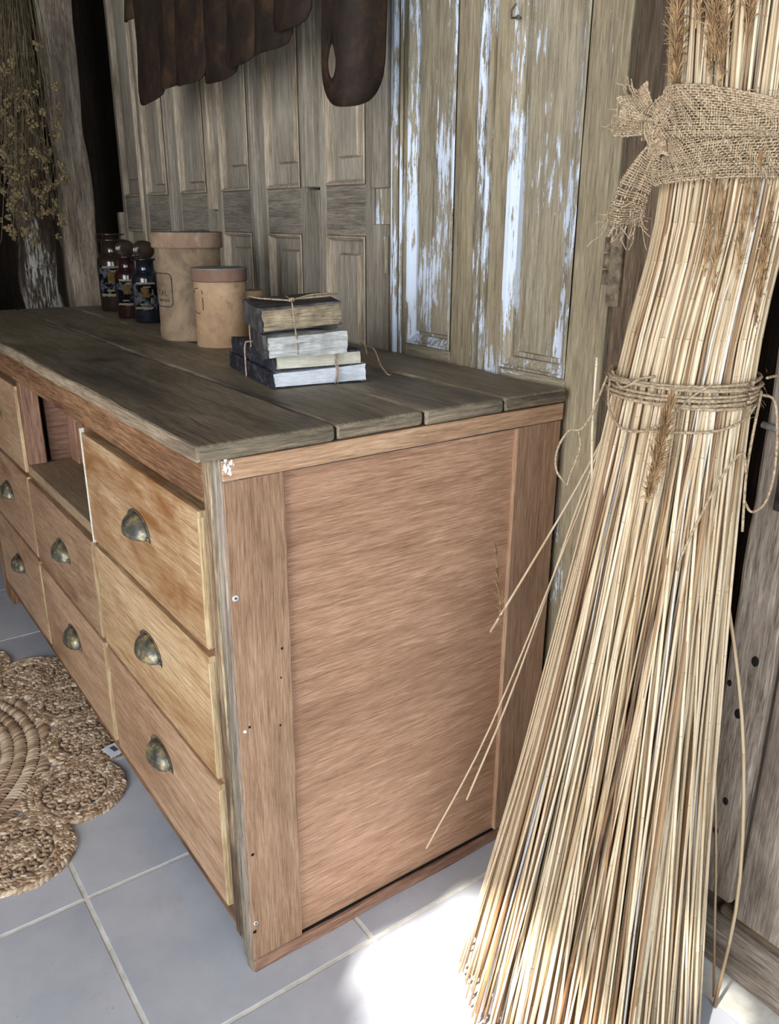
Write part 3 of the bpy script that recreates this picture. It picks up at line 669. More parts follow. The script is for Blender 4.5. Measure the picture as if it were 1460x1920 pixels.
canister('round_canister', 'large round brown cardboard canister with a framed label and wide lid', c1, .0800, .253, .034, M_CAN1, M_CAN1L, M_CANTOP, lab=(a - .50, a + .38, .082, .160, 'full', st))
c2 = (-.836, .397, ZT + .001); a = camd(c2[0], c2[1]) - .95
canister('round_canister', 'smaller round tan cardboard canister with a darker lid, beside the books', c2, .0605, .177, .027, M_CAN2, M_CAN2L, M_CANTOP2, lab=(a - .35, a + .22, .078, .134, 'broken', None), base=False)
canister('round_canister', 'smallest tan canister half hidden behind the book stack', (-1.005, .560, ZT + .001), .030, .108, .014, M_CAN2, M_CAN2, M_CAN2, base=False)

# ------------------------------------------------------------------ glass apothecary jars
def jar(label, loc, R, H, mg, mliq, fill, lab, stopper='disc'):
    t = thing('apothecary_jar', label, 'jar', loc, group='glass apothecary jars with stoppers')
    hs = H * .74
    pr = [(0, 0), (R * .95, 0), (R, .004), (R, hs * .86), (R * .96, hs * .92), (R * .84, hs * .97), (R * .66, hs * 1.0), (R * .62, hs * 1.03), (R * .60, H * .895), (R * .88, H * .905), (R * .92, H * .918), (R * .90, H * .93), (R * .50, H * .93)]
    obj('bottle', lathe_bm(pr, 40), mg, t, local=True)
    obj('contents', lathe_bm([(0, .004), (R * .93, .004), (R * .93, hs * fill), (0, hs * fill)], 32), mliq, t, local=True, label='dark residue')
    a0 = camd(loc[0], loc[1])
    if lab:
        # wrap-around worn label with cream bands and a small ochre device
        def strip(z0, z1, da0, da1, off, mat, nm, jag=0.0, lb=None):
            bm = bmesh.new(); n = 22; prev = None
            for k in range(n + 1):
                an = a0 + da0 + (da1 - da0) * k / n; r = R + off; j1 = jag * mn.noise(Vector((k * .7, z0 * 90, R * 50))); j2 = jag * mn.noise(Vector((k * .9, z1 * 90, 3)))
                v = (bm.verts.new((r * math.cos(an), r * math.sin(an), z0 + j1)), bm.verts.new((r * math.cos(an), r * math.sin(an), z1 + j2)))
                if prev: bm.faces.new((prev[0], v[0], v[1], prev[1])).smooth = True
                prev = v
            bmesh.ops.solidify(bm, geom=list(bm.faces), thickness=.0003)
            return obj(nm, bm, mat, t, local=True, label=lb)
        strip(hs * .26, hs * .80, -1.1, 1.0, .0006, M_LABEL, 'paper_label', .002)
        strip(hs * .27, hs * .315, -1.0, .35, .0012, M_CREAM, 'label_band', .004, 'torn cream band')
        strip(hs * .765, hs * .80, -.75, .6, .0012, M_CREAM, 'label_band', .002)
        strip(hs * .50, hs * .70, -.42, .12, .0012, M_GOLD, 'label_device', .006, 'ochre device on the label')
        strip(hs * .36, hs * .385, -.55, -.05, .0012, M_CREAM, 'label_mark', .003)
        strip(hs * .40, hs * .50, .22, .30, .0012, M_CREAM, 'label_mark', .003)
        strip(hs * .55, hs * .66, .34, .41, .0012, M_CREAM, 'label_mark', .003)
        strip(hs * .70, hs * .725, -.25, .25, .0012, M_CREAM, 'label_mark', .003)
    if stopper == 'disc':
        # round flattened knob standing on edge over a tapered plug
        bm = bmesh.new(); bmesh.ops.create_uvsphere(bm, u_segments=24, v_segments=14, radius=1)
        v = Vector((math.cos(a0 + .35), math.sin(a0 + .35), 0)); q = v.to_track_quat('X', 'Z')
        for p in bm.verts: p.co = q @ Vector((p.co.x * R * .26, p.co.y * R * .82, p.co.z * R * .64)) + Vector((0, 0, H * .925 + R * .58))
        for f in bm.faces: f.smooth = True
        s = obj('stopper', bm, M_STOP, t, local=True)
        obj('plug', lathe_bm([(R * .30, H * .84), (R * .48, H * .935), (R * .25, H * .95), (0, H * .95)], 24), M_STOP, t, local=True)
    else:
        obj('stopper', lathe_bm([(R * .44, H * .90), (R * .50, H * .93), (R * .55, H * .975), (R * .86, H * .985), (R * .86, H), (0, H * 1.003)], 32), M_GL_BR, t, local=True)
    return t
jar('tallest brown glass jar with a wide flat stopper, at the back left of the group', (-1.765, .452, ZT + .001), .050, .238, M_GL_BR, M_LIQB, .5, True, 'flat')
jar('dark glass jar with a maroon neck and disc stopper, middle of the three', (-1.535, .418, ZT + .001), .0385, .192, M_GL_RED, M_LIQ, .62, True)
jar('dark glass jar nearest the large canister, with cream and ochre label', (-1.400, .425, ZT + .001), .0410, .190, M_GL_BL, M_LIQ, .62, True)

# ------------------------------------------------------------------ books
def rot2(p, a): return (p[0] * math.cos(a) - p[1] * math.sin(a), p[0] * math.sin(a) + p[1] * math.cos(a))
def rough_block(L, Wd, H, wob, nx=16, ny=12, nz=7, seed=0, fr=22, flare=0.0):
    """box 0..L, 0..Wd, 0..H with ragged surface"""
    bm = bmesh.new(); bmesh.ops.create_cube(bm, size=1)
    bmesh.ops.subdivide_edges(bm, edges=bm.edges, cuts=9, use_grid_fill=True)
    for v in bm.verts:
        p = Vector(((v.co.x + .5) * L, (v.co.y + .5) * Wd, (v.co.z + .5) * H)); p.z *= 1 + flare * p.y / Wd
        d = mn.noise_vector(Vector((p.x * fr, p.y * fr, p.z * fr * 4)) + Vector((seed, seed * 2.3, 0))) * wob
        v.co = p + Vector((d.x, d.y, d.z * .7 if p.z > .001 else abs(d.z) * .2))
    return bm
def book(label, loc, rz, L, Wd, H, mp, mc, top=True, bot=True, tilt=(0, 0), seed=0, spine=True, wob=.003, over=.003, flare=.06):
    """spine on the -Y side, fore edge +Y, head (+X) towards the viewer's right"""
    t = thing('old_book', label, 'book', loc, rot=(tilt[0], tilt[1], rz), group='old books in two tied stacks')
    obj('page_block', rough_block(L, Wd, H - .005, wob, seed=seed, flare=flare), mp, t, local=True, origin=(L / 2, Wd / 2, H / 2))
    if spine:
        bm = rough_block(L + .002, .007, H - .0005, .0025, seed=seed + 9)
        bmesh.ops.translate(bm, verts=bm.verts, vec=(-.001, -.0075, 0)); obj('spine', bm, mc, t, local=True)
    if top:
        bm = rough_block(L + over * 2, Wd + over, .0035, .0022, seed=seed + 5); bmesh.ops.translate(bm, verts=bm.verts, vec=(-over, -over * .5, H - .005)); obj('cover', bm, mc, t, local=True)
    if bot:
        bm = rough_block(L + over, Wd + over, .002, .0008, seed=seed + 6); bmesh.ops.translate(bm, verts=bm.verts, vec=(-over * .5, -over * .5, 0)); obj('cover', bm, mc, t, local=True)
    return t
az = math.atan2(-.046, .266)
B1 = Vector((-.544, .285, ZT + .002))
book('white-paged book at the bottom of the stack with a cracked black spine', B1, az, .262, .178, .030, M_PG_WHITE, M_LEATHER, top=False, seed=1, wob=.003, flare=.25)
book('cream-paged book second from the bottom with a cracked black spine', B1 + Vector((.006, .003, .031)), az + .01, .255, .162, .029, M_PG_CREAM, M_LEATHER, seed=2, wob=.0022)
b3 = Vector((-.412, .272, ZT + .062))
book('grey-paged coverless book third from the bottom, crumpled edges', b3, -.34, .155, .140, .040, M_PG_GREY, M_LEATHER2, top=False, seed=3, wob=.006, bot=False, tilt=(.03, .02))
book('brown-paged book on top of the stack with a torn dark cover', b3 + Vector((-.014, -.006, .042)), -.30, .150, .138, .042, M_PG_BROWN, M_LEATHER2, seed=4, wob=.005, tilt=(.07, .02), over=.004)
def bk(u, v, z, o=B1, a=az):
    x, y = rot2((u, v), a); return Vector((o.x + x, o.y + y, o.z + z))
# twine round the lower pair
def tag_obj(nm, bm, m, lb, cat): return tag(obj(nm, bm, m), lb, cat)
bm = bmesh.new(); H2 = .0615
tube(bm, spline([bk(.13, -.012, 0), bk(.128, -.012, .03), bk(.125, -.010, .06), bk(.126, .0, H2 + .004), bk(.13, .05, H2 + .003)], 20), .0016, 6)
tube(bm, spline([bk(.264, .115, 0), bk(.268, .118, .02), bk(.266, .116, .037), bk(.264, .118, .055), bk(.258, .116, H2 + .002), bk(.22, .112, H2 + .003)], 20), .0013, 6)
tube(bm, spline([bk(.267, .119, 0.001), bk(.27, .1205, .02), bk(.268, .119, .037), bk(.266, .1205, .055), bk(.26, .118, H2 + .003)], 20), .0011, 6)
tag_obj('twine_loop', bm, M_TWINE_P, 'thin pinkish twine tied around the two lower books', 'twine')
# twine and bow on the upper pair, with a loose tail to the worktop
U = b3; ua = -.32
bu = lambda u, v, z: bk(u * .735, v * .94, z * .84 + v * .04, U, ua)
bm = bmesh.new()
tube(bm, spline([bu(.213, .052, .0), bu(.216, .050, .03), bu(.212, .048, .055), bu(.208, .046, .085), bu(.200, .045, .1075), bu(.15, .048, .108), bu(.08, .052, .108)], 30), .0013, 6)
tube(bm, spline([bu(.20, .045, .108), bu(.12, -.005, .110), bu(.03, -.012, .108), bu(-.012, -.010, .100), bu(-.018, -.008, .07), bu(.0, -.012, .035), bu(.03, -.014, .0)], 40), .0016, 6)
for s in (1, -1):
    tube(bm, spline([bu(.198, .045, .109), bu(.185, .09, .114 + .002 * s), bu(.17, .125 + .01 * s, .113), bu(.19, .115, .112), bu(.20, .07, .111), bu(.199, .046, .110)], 30), .0014, 6)
for k in range(3): tube(bm, spline([bu(.196 + .003 * k, .040, .107), bu(.200, .044 + .002 * k, .112), bu(.196, .050, .107)], 10), .0017, 6)
tag_obj('twine_bow', bm, M_TWINE, 'brown twine with a small bow around the two upper books', 'twine')
bm = bmesh.new()
tube(bm, spline([(-.310, .455, ZT + .040), (-.340, .47, ZT + .052), (-.315, .475, ZT + .048), (-.300, .480, ZT + .020), (-.285, .486, ZT + .003), (-.278, .489, ZT + .0025)], 30), .0014, 6)
tube(bm, spline([(-.312, .44, ZT + .075), (-.306, .447, ZT + .06), (-.310, .455, ZT + .040)], 12), .0012, 6)
tag_obj('twine_tail', bm, M_TWINE, 'loose twine tail arching from the books down onto the worktop', 'twine')

# ------------------------------------------------------------------ rusty hanging sheet with brackets
rt = thing('rusted_wall_rack', 'dark rusted iron hanging with scalloped plates and slotted bracket above the counter', 'iron fitting', (-1.0, .6, 1.9))
rp = random.Random(5)
def plate(x0, x1, zb, y, seed, bow=.02, zt=2.25, mat=M_RUST, corner=.38):
    bm = bmesh.new(); nx, nz = 14, 16; g = []
    for i in range(nx + 1):
        u = i / nx; s = abs(2 * u - 1); lift = (x1 - x0) * .5 * corner * (1 - math.sqrt(max(0, 1 - s ** 3.2))); row = []
        for j in range(nz + 1):
            v = j / nz; zz = (zb + lift) + (zt - zb - lift) * v
            p = Vector((x0 + (x1 - x0) * u, y - bow * (1 - s * s) + .012 * (1 - v) * math.sin(v * 5), zz)); p += mn.noise_vector(p * 8 + Vector((seed, 0, 0))) * .006
            row.append(bm.verts.new(p))
        g.append(row)
    for i in range(nx):
        for j in range(nz): bm.faces.new((g[i][j], g[i + 1][j], g[i + 1][j + 1], g[i][j + 1])).smooth = True
    bmesh.ops.recalc_face_normals(bm, faces=bm.faces)
    bmesh.ops.solidify(bm, geom=list(bm.faces), thickness=.004)
    for f in bm.faces: f.smooth = True
    return obj('plate', bm, mat, rt)
for n, (x0, x1, zb, y) in enumerate(((-1.525, -1.31, 1.534, .500), (-1.37, -1.20, 1.556, .508), (-1.25, -1.05, 1.550, .500), (-1.10, -.90, 1.540, .510), (-.95, -.77, 1.556, .500), (-.82, -.655, 1.566, .507), (-.70, -.55, 1.590, .497), (-1.60, -1.49, 1.755, .515))):
    plate(x0, x1, zb, y, n, bow=.018 + .01 * (n % 2))
# slotted bracket: bent strap with rounded foot
def bracket(path, zb, zt, R, slot=None, lean=0.0):
    L = [0]
    for a, b in zip(path, path[1:]): L.append(L[-1] + (Vector(b) - Vector(a)).length)
    tot = L[-1]; bm = bmesh.new(); nu, nv = 40, 26; g = []
    def at(s):
        for k in range(len(L) - 1):
            if s <= L[k + 1] + 1e-9: t = (s - L[k]) / (L[k + 1] - L[k]); return Vector(path[k]).lerp(Vector(path[k + 1]), t)
        return Vector(path[-1])
    for i in range(nu + 1):
        s = tot * i / nu; p = at(s); q = abs(2 * i / nu - 1); lift = R * (1 - math.sqrt(max(0, 1 - q ** 2.4))); row = []
        for j in range(nv + 1):
            v = j / nv; z = zb + lift + (zt - zb - lift) * v
            row.append(bm.verts.new((p.x + lean * (z - zb), p.y, z)))
        g.append(row)
    for i in range(nu):
        for j in range(nv): bm.faces.new((g[i][j], g[i + 1][j], g[i + 1][j + 1], g[i][j + 1])).smooth = True
    bmesh.ops.recalc_face_normals(bm, faces=bm.faces)
    bmesh.ops.solidify(bm, geom=list(bm.faces), thickness=.006)
    for f in bm.faces: f.smooth = True
    o = obj('bracket', bm, M_RUST, rt, label='thick rounded strap bracket with a slot')
    if slot:
        cx, cy, cz, w_, h_ = slot
        cb = bmesh.new(); bmesh.ops.create_uvsphere(cb, u_segments=24, v_segments=16, radius=1)
        for v in cb.verts: v.co = Vector((cx + v.co.x * w_ * (1 if v.co.z < 0 else 1 - .35 * v.co.z), cy + v.co.y * .05, cz + v.co.z * h_))
        me = bpy.data.meshes.new('cut'); cb.to_mesh(me); cb.free(); co = bpy.data.objects.new('cut', me); COL.objects.link(co)
        md = o.modifiers.new('b', 'BOOLEAN'); md.object = co; md.operation = 'DIFFERENCE'; md.solver = 'EXACT'
        bpy.context.view_layer.update(); dg = bpy.context.evaluated_depsgraph_get()
        nm = bpy.data.meshes.new_from_object(o.evaluated_get(dg)); o.modifiers.clear(); o.data = nm
        bpy.data.objects.remove(co)
    return o
def arc_path(x0, y0, x1, y1, r=.035, n=8):
    """-Y face from x0 to x1 then round the corner and back to the wall at y1"""
    pts = [(x0, y0, 0), (x1 - r, y0, 0)]
    for k in range(1, n + 1):
        an = -PI / 2 + PI / 2 * k / n; pts.append((x1 - r + r * math.cos(an), y0 + r + r * math.sin(an), 0))
    pts.append((x1, y1, 0)); return pts
bracket(arc_path(-.525, .50, -.430, .575, .04), 1.438, 2.25, .085, slot=(-.486, .50, 1.520, .018, .032), lean=.06)
plank('mount_beam', (-1.62, .52, 2.20), (-.30, .70, 2.28), 'x', M_RUST, rt, rad=.01, wob=.003, seed=80)

# ------------------------------------------------------------------ dried flowers hanging at left
ft = thing('dried_flower_bunch', 'bunch of dried seed-head flowers hanging upside down at the left edge', 'dried flowers', (-1.98, .31, 2.2))
fr_ = random.Random(11); bm = bmesh.new(); heads = []
for k in range(120):
    top = Vector((-1.98 + fr_.uniform(-.02, .02), .315 + fr_.uniform(-.025, .025), 2.15))
    zb = fr_.uniform(1.15, 1.62); spread = (2.15 - zb) / .95
    yb = .26 + fr_.gauss(0, .085) * spread; xb = -1.98 + fr_.uniform(-.09, .12) * spread
    yb = max(.02, min(.385, yb))
    end = Vector((xb, yb, zb)); mid = top.lerp(end, .5) + Vector((fr_.uniform(-.03, .03), fr_.uniform(-.03, .03), 0))
    hook = end + Vector((fr_.uniform(-.02, .02), fr_.uniform(-.025, .025), fr_.uniform(-.02, .015)))
    tube(bm, spline([top, mid, end, hook], 10), .0011, 4, cap=False); heads.append(hook)
    for q in range(fr_.randint(0, 2)):
        s = top.lerp(end, fr_.uniform(.65, .92)); e = s + Vector((fr_.uniform(-.05, .05), fr_.uniform(-.05, .05), -fr_.uniform(.03, .09)))
        tube(bm, spline([s, (s + e) / 2 + Vector((0, fr_.uniform(-.01, .01), 0)), e], 5), .0008, 4, cap=False); heads.append(e)
obj('stems', bm, M_DRY, ft)
def head_mesh(seed):
    r = random.Random(seed); bm = bmesh.new()
    for k in range(16):
        d = Vector((r.gauss(0, 1), r.gauss(0, 1), r.gauss(0, .8))).normalized() * r.uniform(.004, .013)
        bmesh.ops.create_icosphere(bm, subdivisions=1, radius=r.uniform(.003, .0052), matrix=Matrix.Translation(d))
    me = bpy.data.meshes.new('seed_head'); bm.to_mesh(me); bm.free(); me.materials.append(M_SEED); return me
hm = [head_mesh(s) for s in range(4)]
for h in heads[:230]:
    o = link('seed_head', fr_.choice(hm), ft, h - wpos(ft)); o.rotation_euler = (fr_.uniform(0, 6), fr_.uniform(0, 6), 0); o.scale = [fr_.uniform(.7, 1.25)] * 3
bm = bmesh.new(); tube(bm, [(-1.98, .315, 2.10), (-1.98, .315, 2.69)], .003, 6)
tube(bm, [(-1.98, .315, 2.06), (-1.98, .315, 2.11)], .032, 14); obj('hanging_cord', bm, M_TWINE, ft)

# ------------------------------------------------------------------ jute rug
rugt = thing('jute_rug', 'round braided jute rug with a scalloped edge of coiled medallions', 'rug', (-1.0, -.5, 0))
def stitch(bm, lay, c, ang, ln, wd, ht, tint, rr=random.Random(3)):
    """one plump strand loop"""
    ca, sa = math.cos(ang), math.sin(ang); prev = None; rings = []
    for t, k in ((-1, .25), (-.45, .95), (.45, .95), (1, .25)):
        ring = []
        for s in range(5):
            a = PI * s / 4; u = math.cos(a) * wd * k; z = math.sin(a) * ht * k
            v = bm.verts.new((c[0] + t * ln * ca - u * sa, c[1] + t * ln * sa + u * ca, c[2] + z - abs(t) * ht * .25)); v[lay] = tint; ring.append(v)
        rings.append(ring)
    for A, B in zip(rings, rings[1:]):
        for s in range(4): bm.faces.new((A[s], B[s], B[s + 1], A[s + 1])).smooth = True
def braid_ring(bm, lay, cx, cy, r, r2, z=.004, ln=.0085, wd=.0042, ht=.0055, gap=.0085):
    n = max(5, int(2 * PI * r / gap))
    for k in range(n):
        a = 2 * PI * k / n
        for sd in (-1, 1):
            rr = r + sd * .0028; aa = a + (.5 if sd > 0 else 0) * 2 * PI / n
            stitch(bm, lay, (cx + rr * math.cos(aa), cy + rr * math.sin(aa), z + r2.uniform(-.001, .0015)), aa + PI / 2 + sd * .55 + r2.uniform(-.15, .15), ln * r2.uniform(.85, 1.2), wd * r2.uniform(.85, 1.15), ht, r2.random())
def medallion(seed):
    r2 = random.Random(seed); bm = bmesh.new(); lay = bm.verts.layers.float.new('tint')
    for r in (.094, .0825, .071, .034, .023, .012): braid_ring(bm, lay, 0, 0, r, r2)
    braid_ring(bm, lay, 0, 0, .0945, r2, z=.0)
    for k in range(14):                      # loops between the coil and the border
        a = 2 * PI * k / 14; c = (.052 * math.cos(a), .052 * math.sin(a))
        for q in range(7):
            b = 2 * PI * q / 7; stitch(bm, lay, (c[0] + .0072 * math.cos(b), c[1] + .0072 * math.sin(b), .004), b + PI / 2 + .3, .006, .0038, .0055, r2.random() * .7)
    stitch(bm, lay, (0, 0, .005), 0, .006, .005, .005, .4)
    bmesh.ops.solidify
    me = bpy.data.meshes.new('medallion'); bm.to_mesh(me); bm.free(); me.materials.append(M_JUTE); return me
meds = [medallion(s) for s in (1, 2)]
for k in range(16):
    a = math.radians(30 + 22.5 * k); rr = .52
    x, y = -.985 + rr * math.cos(a), -.525 + rr * math.sin(a)
    o = link('medallion', meds[k % 2], rugt, Vector((x, y, .001)) - wpos(rugt)); o.rotation_euler = (0, 0, a * 3.1); o['kind'] = 'stuff'; o.scale = (1.12, 1.12, 1.1)
r2 = random.Random(9); bm = bmesh.new(); lay = bm.verts.layers.float.new('tint'); r = .418
while r > .02:
    n = max(6, int(2 * PI * r / .0095))
    for k in range(n):
        a = 2 * PI * k / n + r2.uniform(-.003, .003)
        stitch(bm, lay, (-.985 + r * math.cos(a), -.525 + r * math.sin(a), .002), a + .45 + r2.uniform(-.1, .1), .0175, .0055, .009, r2.random() * .8 + (.2 if int(r / .033) % 2 else 0))
    r -= .030
o = obj('coil_field', bm, M_JUTE, rugt); o['kind'] = 'stuff'
bm = bmesh.new(); ring = [bm.verts.new((-.985 + .42 * math.cos(2 * PI * k / 64), -.525 + .42 * math.sin(2 * PI * k / 64), .0012)) for k in range(64)]; bm.faces.new(ring)
bmesh.ops.solidify(bm, geom=list(bm.faces), thickness=.0008); obj('backing', bm, mat_plain('jute_backing', '5a432e', '7a6046', 90, .9), rugt)
# paper price tag by the rug
tt = thing('price_tag', 'small white paper price tag on the tiles under the counter edge', 'tag', (-.752, .006, .0165), rotz=.25)
obj('paper', box_bm((-.024, -.020, 0), (.024, .020, .0010), .0004), M_TAG, tt, local=True)
bm = bmesh.new()
for k in range(14):
    x = -.014 + k * .0017; box_bm((x, -.004, .0011), (x + (.0009 if k % 3 else .0013), .008, .0014), 0, bm)
obj('barcode', bm, M_INK, tt, local=True)

# ------------------------------------------------------------------ reed bundle
rb = thing('reed_bundle', 'tall bundle of dry golden reeds leaning against the wall, tied with burlap and twine', 'reed bundle', (.38, .44, 0))
rr = random.Random(21)
TIE = Vector((.362, .500, 1.035)); BASE = Vector((.362, .410, 0)); BUR = Vector((.348, .562, 1.33)); TOP = Vector((.310, .575, 1.95))
RT, RBU, RTP = .084, .080, .11; RBX, RBY = .182, .165
def axis(z):
    ks = [(0, BASE), (TIE.z, TIE), (BUR.z, BUR), (TOP.z, TOP)]
    for (a, A), (b, B) in zip(ks, ks[1:]):
        if z <= b: return A.lerp(B, (z - a) / (b - a))
    return TOP.copy()
def reed_path(u, th, j, zend, ztop):
    """u radius fraction, th angle"""
    def disc(c, R, Ry, t, uu): return Vector((c.x + R * uu * math.cos(t), c.y + Ry * uu * math.sin(t), c.z))
    jt = j.gauss(0, .23); ub = min(1.10, max(0, u + j.gauss(0, .10)))
    if j.random() < .10: jt += j.choice((-1, 1)) * j.uniform(.2, .45)
    b = disc(BASE, RBX, RBY, th + jt, ub * (1.0 + .06 * mn.noise(Vector((th * 2, 0, 3)))))
    b.z = zend
    t = disc(TIE, RT, RT * .95, th, u); q = disc(BUR, RBU, RBU * .95, th + j.gauss(0, .04), u); p = disc(TOP, RTP, RTP, th + j.gauss(0, .15), u)
    k1 = b.lerp(t, .5) + Vector((j.gauss(0, .003), j.gauss(0, .003), 0)); c0 = Vector((b.x - .2 * 0, b.y, b.z))
    out = (k1 - axis(k1.z)); out.z = 0
    k1 -= out * .06
    pts = spline([c0, k1, t, q, p], 22)
    for x in pts: x.y = min(x.y, .678)
    return [x for x in pts if x.z <= ztop]
def reed(bm, lay, pts, r, tint, nodes, sides=5):
    P, Rr, MI = [], [], []
    nodez = nodes
    for k, p in enumerate(pts):
        P.append(p); Rr.append(r * (1 - .25 * k / len(pts)))
        MI.append(0)
        if k in nodez and k + 1 < len(pts):
            d = (pts[k + 1] - p).normalized(); P += [p + d * .0006, p + d * .0016, p + d * .0022]; rr_ = Rr[-1]; Rr += [rr_ * 1.10, rr_ * 1.10, rr_]; MI += [0, 1, 0]
    tube(bm, P, Rr, sides, True, MI, lay, tint)
def tintv(): 
    x = rr.random()
    return rr.uniform(.0, .18) if x < .17 else (rr.uniform(.93, 1) if x > .955 else rr.uniform(.25, .88))
cam_ang = math.atan2(-.4408 - .45, 1.0118 - .37)
def nodes(n): 
    s = set(); k = rr.randint(0, 3)
    while k < n: s.add(k); k += rr.randint(2, 5)
    return s
# inner and rear reeds: one part
bm = bmesh.new(); lay = bm.verts.layers.float.new('tint')
for k in range(620):
    u = math.sqrt(rr.random()) * .97; th = rr.uniform(0, 2 * PI); front = math.cos(th - cam_ang)
    if u > .9 and front > .2: u *= .9
    if u < .45 and rr.random() < .6: continue
    pts = reed_path(u, th, rr, max(.0, rr.gauss(.012, .02)) + (0 if u < .8 else .005), rr.uniform(1.75, 1.95))
    reed(bm, lay, pts, rr.uniform(.0015, .0028), tintv() * .85, nodes(len(pts)), 4)
o = obj('inner_reeds', bm, [M_REED, M_NODE], rb); o['kind'] = 'stuff'
# the outer reeds one by one
for k in range(292):
    th = cam_ang + (k / 291 - .5) * 2 * 2.0 + rr.gauss(0, .03); u = rr.uniform(.86, 1.03)
    bm = bmesh.new(); lay = bm.verts.layers.float.new('tint')
    ze = abs(rr.gauss(.012, .03)); 
    pts = reed_path(u, th, rr, ze, rr.uniform(1.6, 1.95)); r = rr.uniform(.0014, .0026) if rr.random() < .84 else rr.uniform(.0030, .0042)
    reed(bm, lay, pts, r, tintv(), nodes(len(pts)), 6); obj('reed', bm, [M_REED, M_NODE], rb)
# strays: straight stalks that leave the bundle
def stray(pts, r=.0022, tint=.6):
    bm = bmesh.new(); lay = bm.verts.layers.float.new('tint'); p = spline(pts, 14); reed(bm, lay, p, r, tint, nodes(len(p)), 6); return obj('reed', bm, [M_REED, M_NODE], rb, label='stray reed standing off the bundle')
stray([(.062, .330, .145), (.135, .395, .40), (.215, .46, .75), (.27, .49, .98)], .0018, .55)
stray([(.055, .470, .545), (.13, .485, .70), (.20, .50, .85), (.262, .505, .99)], .0022, .7)
stray([(.505, .595, .004), (.512, .59, .25), (.490, .575, .50), (.455, .55, .70), (.42, .52, .85)], .0030, .45)
stray([(.497, .603, .012), (.478, .60, .16), (.472, .58, .30), (.455, .55, .52), (.42, .52, .8)], .0022, .35)
stray([(.10, .39, .25), (.16, .43, .50), (.235, .47, .85), (.27, .49, 1.0)], .0020, .65)
stray([(.290, .430, .86), (.272, .437, .96), (.262, .445, 1.06)], .0022, .8)
stray([(.272, .560, 1.0), (.235, .615, 1.15), (.21, .64, 1.235)], .0020, .6)
# feathery plumes
def plume(base, tip, wdt, n, seed, thick=.00048):
    r3 = random.Random(seed); bm = bmesh.new(); base = Vector(base); tip = Vector(tip); ax = tip - base; side = ax.cross(Vector((.3, .8, .1))).normalized(); oth = ax.cross(side).normalized()
    for k in range(n):
        t = r3.random(); s = base + ax * t; wv = wdt * (math.sin(PI * min(1, .12 + t * .9)) ** .7)
        a = r3.uniform(0, 2 * PI); d = (side * math.cos(a) + oth * math.sin(a)) * wv * r3.uniform(.2, 1.15) + ax.normalized() * r3.uniform(.0, .035) + Vector((r3.gauss(0, .003), r3.gauss(0, .003), r3.gauss(0, .003)))
        tube(bm, [s, s + d * .5 + ax.normalized() * .003, s + d], [thick, thick * 1.5, thick * .6], 3, False)
    tube(bm, [base, tip], .0010, 5); return obj('plume', bm, M_PLUME, rb, label='brown feathery seed plume')
cdir = Vector((math.cos(cam_ang), math.sin(cam_ang), 0))
plume((.4125, .385, .905), (.426, .387, 1.023), .014, 420, 1)
plume((.078, .475, .56), (.062, .468, .70), .012, 90, 2)
sidev = Vector((-cdir.y, cdir.x, 0))
for k in range(46):
    s = rr.uniform(-1, 1); z0 = rr.uniform(1.36, 1.68); c = axis(z0); R_ = .083 + .03 * (z0 - 1.34) / .6
    b = c + sidev * R_ * s + cdir * (R_ * math.sqrt(max(0, 1 - s * s)) + .004)
    if s > -.2 and rr.random() < .45 and z0 < 1.5: continue
    plume(b, b + Vector((-.02, .015, rr.uniform(.10, .18))), .015, 170, 100 + k)
for k in range(7):
    s = rr.uniform(-.3, .9); z0 = rr.uniform(1.08, 1.24); c = axis(z0); b = c + sidev * .084 * s + cdir * (.084 * math.sqrt(1 - s * s) + .001)
    plume(b, b + Vector((-.012, .012, .11)), .006, 70, 300 + k)
# twine wraps
def around(c, R, z, a0, a1, n=40, jit=.0015, sl=0.0, seed=0, tilt=(0, 0)):
    r4 = random.Random(seed); out = []
    for k in range(n + 1):
        a = a0 + (a1 - a0) * k / n; rj = R + r4.uniform(-jit, jit)
        zz = z + sl * k / n + tilt[0] * math.cos(a) + tilt[1] * math.sin(a)
        cc = axis(zz); out.append(Vector((cc.x + rj * math.cos(a), cc.y + rj * .97 * math.sin(a), zz)))
    return out
tw = thing('twine_wrap', 'brown jute twine wound around the middle of the reed bundle with loose loops', 'twine', (.36, .5, 1.03))
for k in range(7):
    bm = bmesh.new(); tube(bm, around(TIE, .0930 + .0012 * (k % 3), 1.020 + k * .0045, 0, 2 * PI, 60, .0012, 0, k, (rr.uniform(-.004, .004), rr.uniform(-.004, .004))), .0022, 6); obj('wrap', bm, M_TWINE, tw)
def onb(da, z, off=.010): 
    a = cam_ang + da; c = axis(z); R_ = .086 + off + max(0, (1.03 - z)) * .095; return Vector((c.x + R_ * math.cos(a), c.y + R_ * .97 * math.sin(a), z))
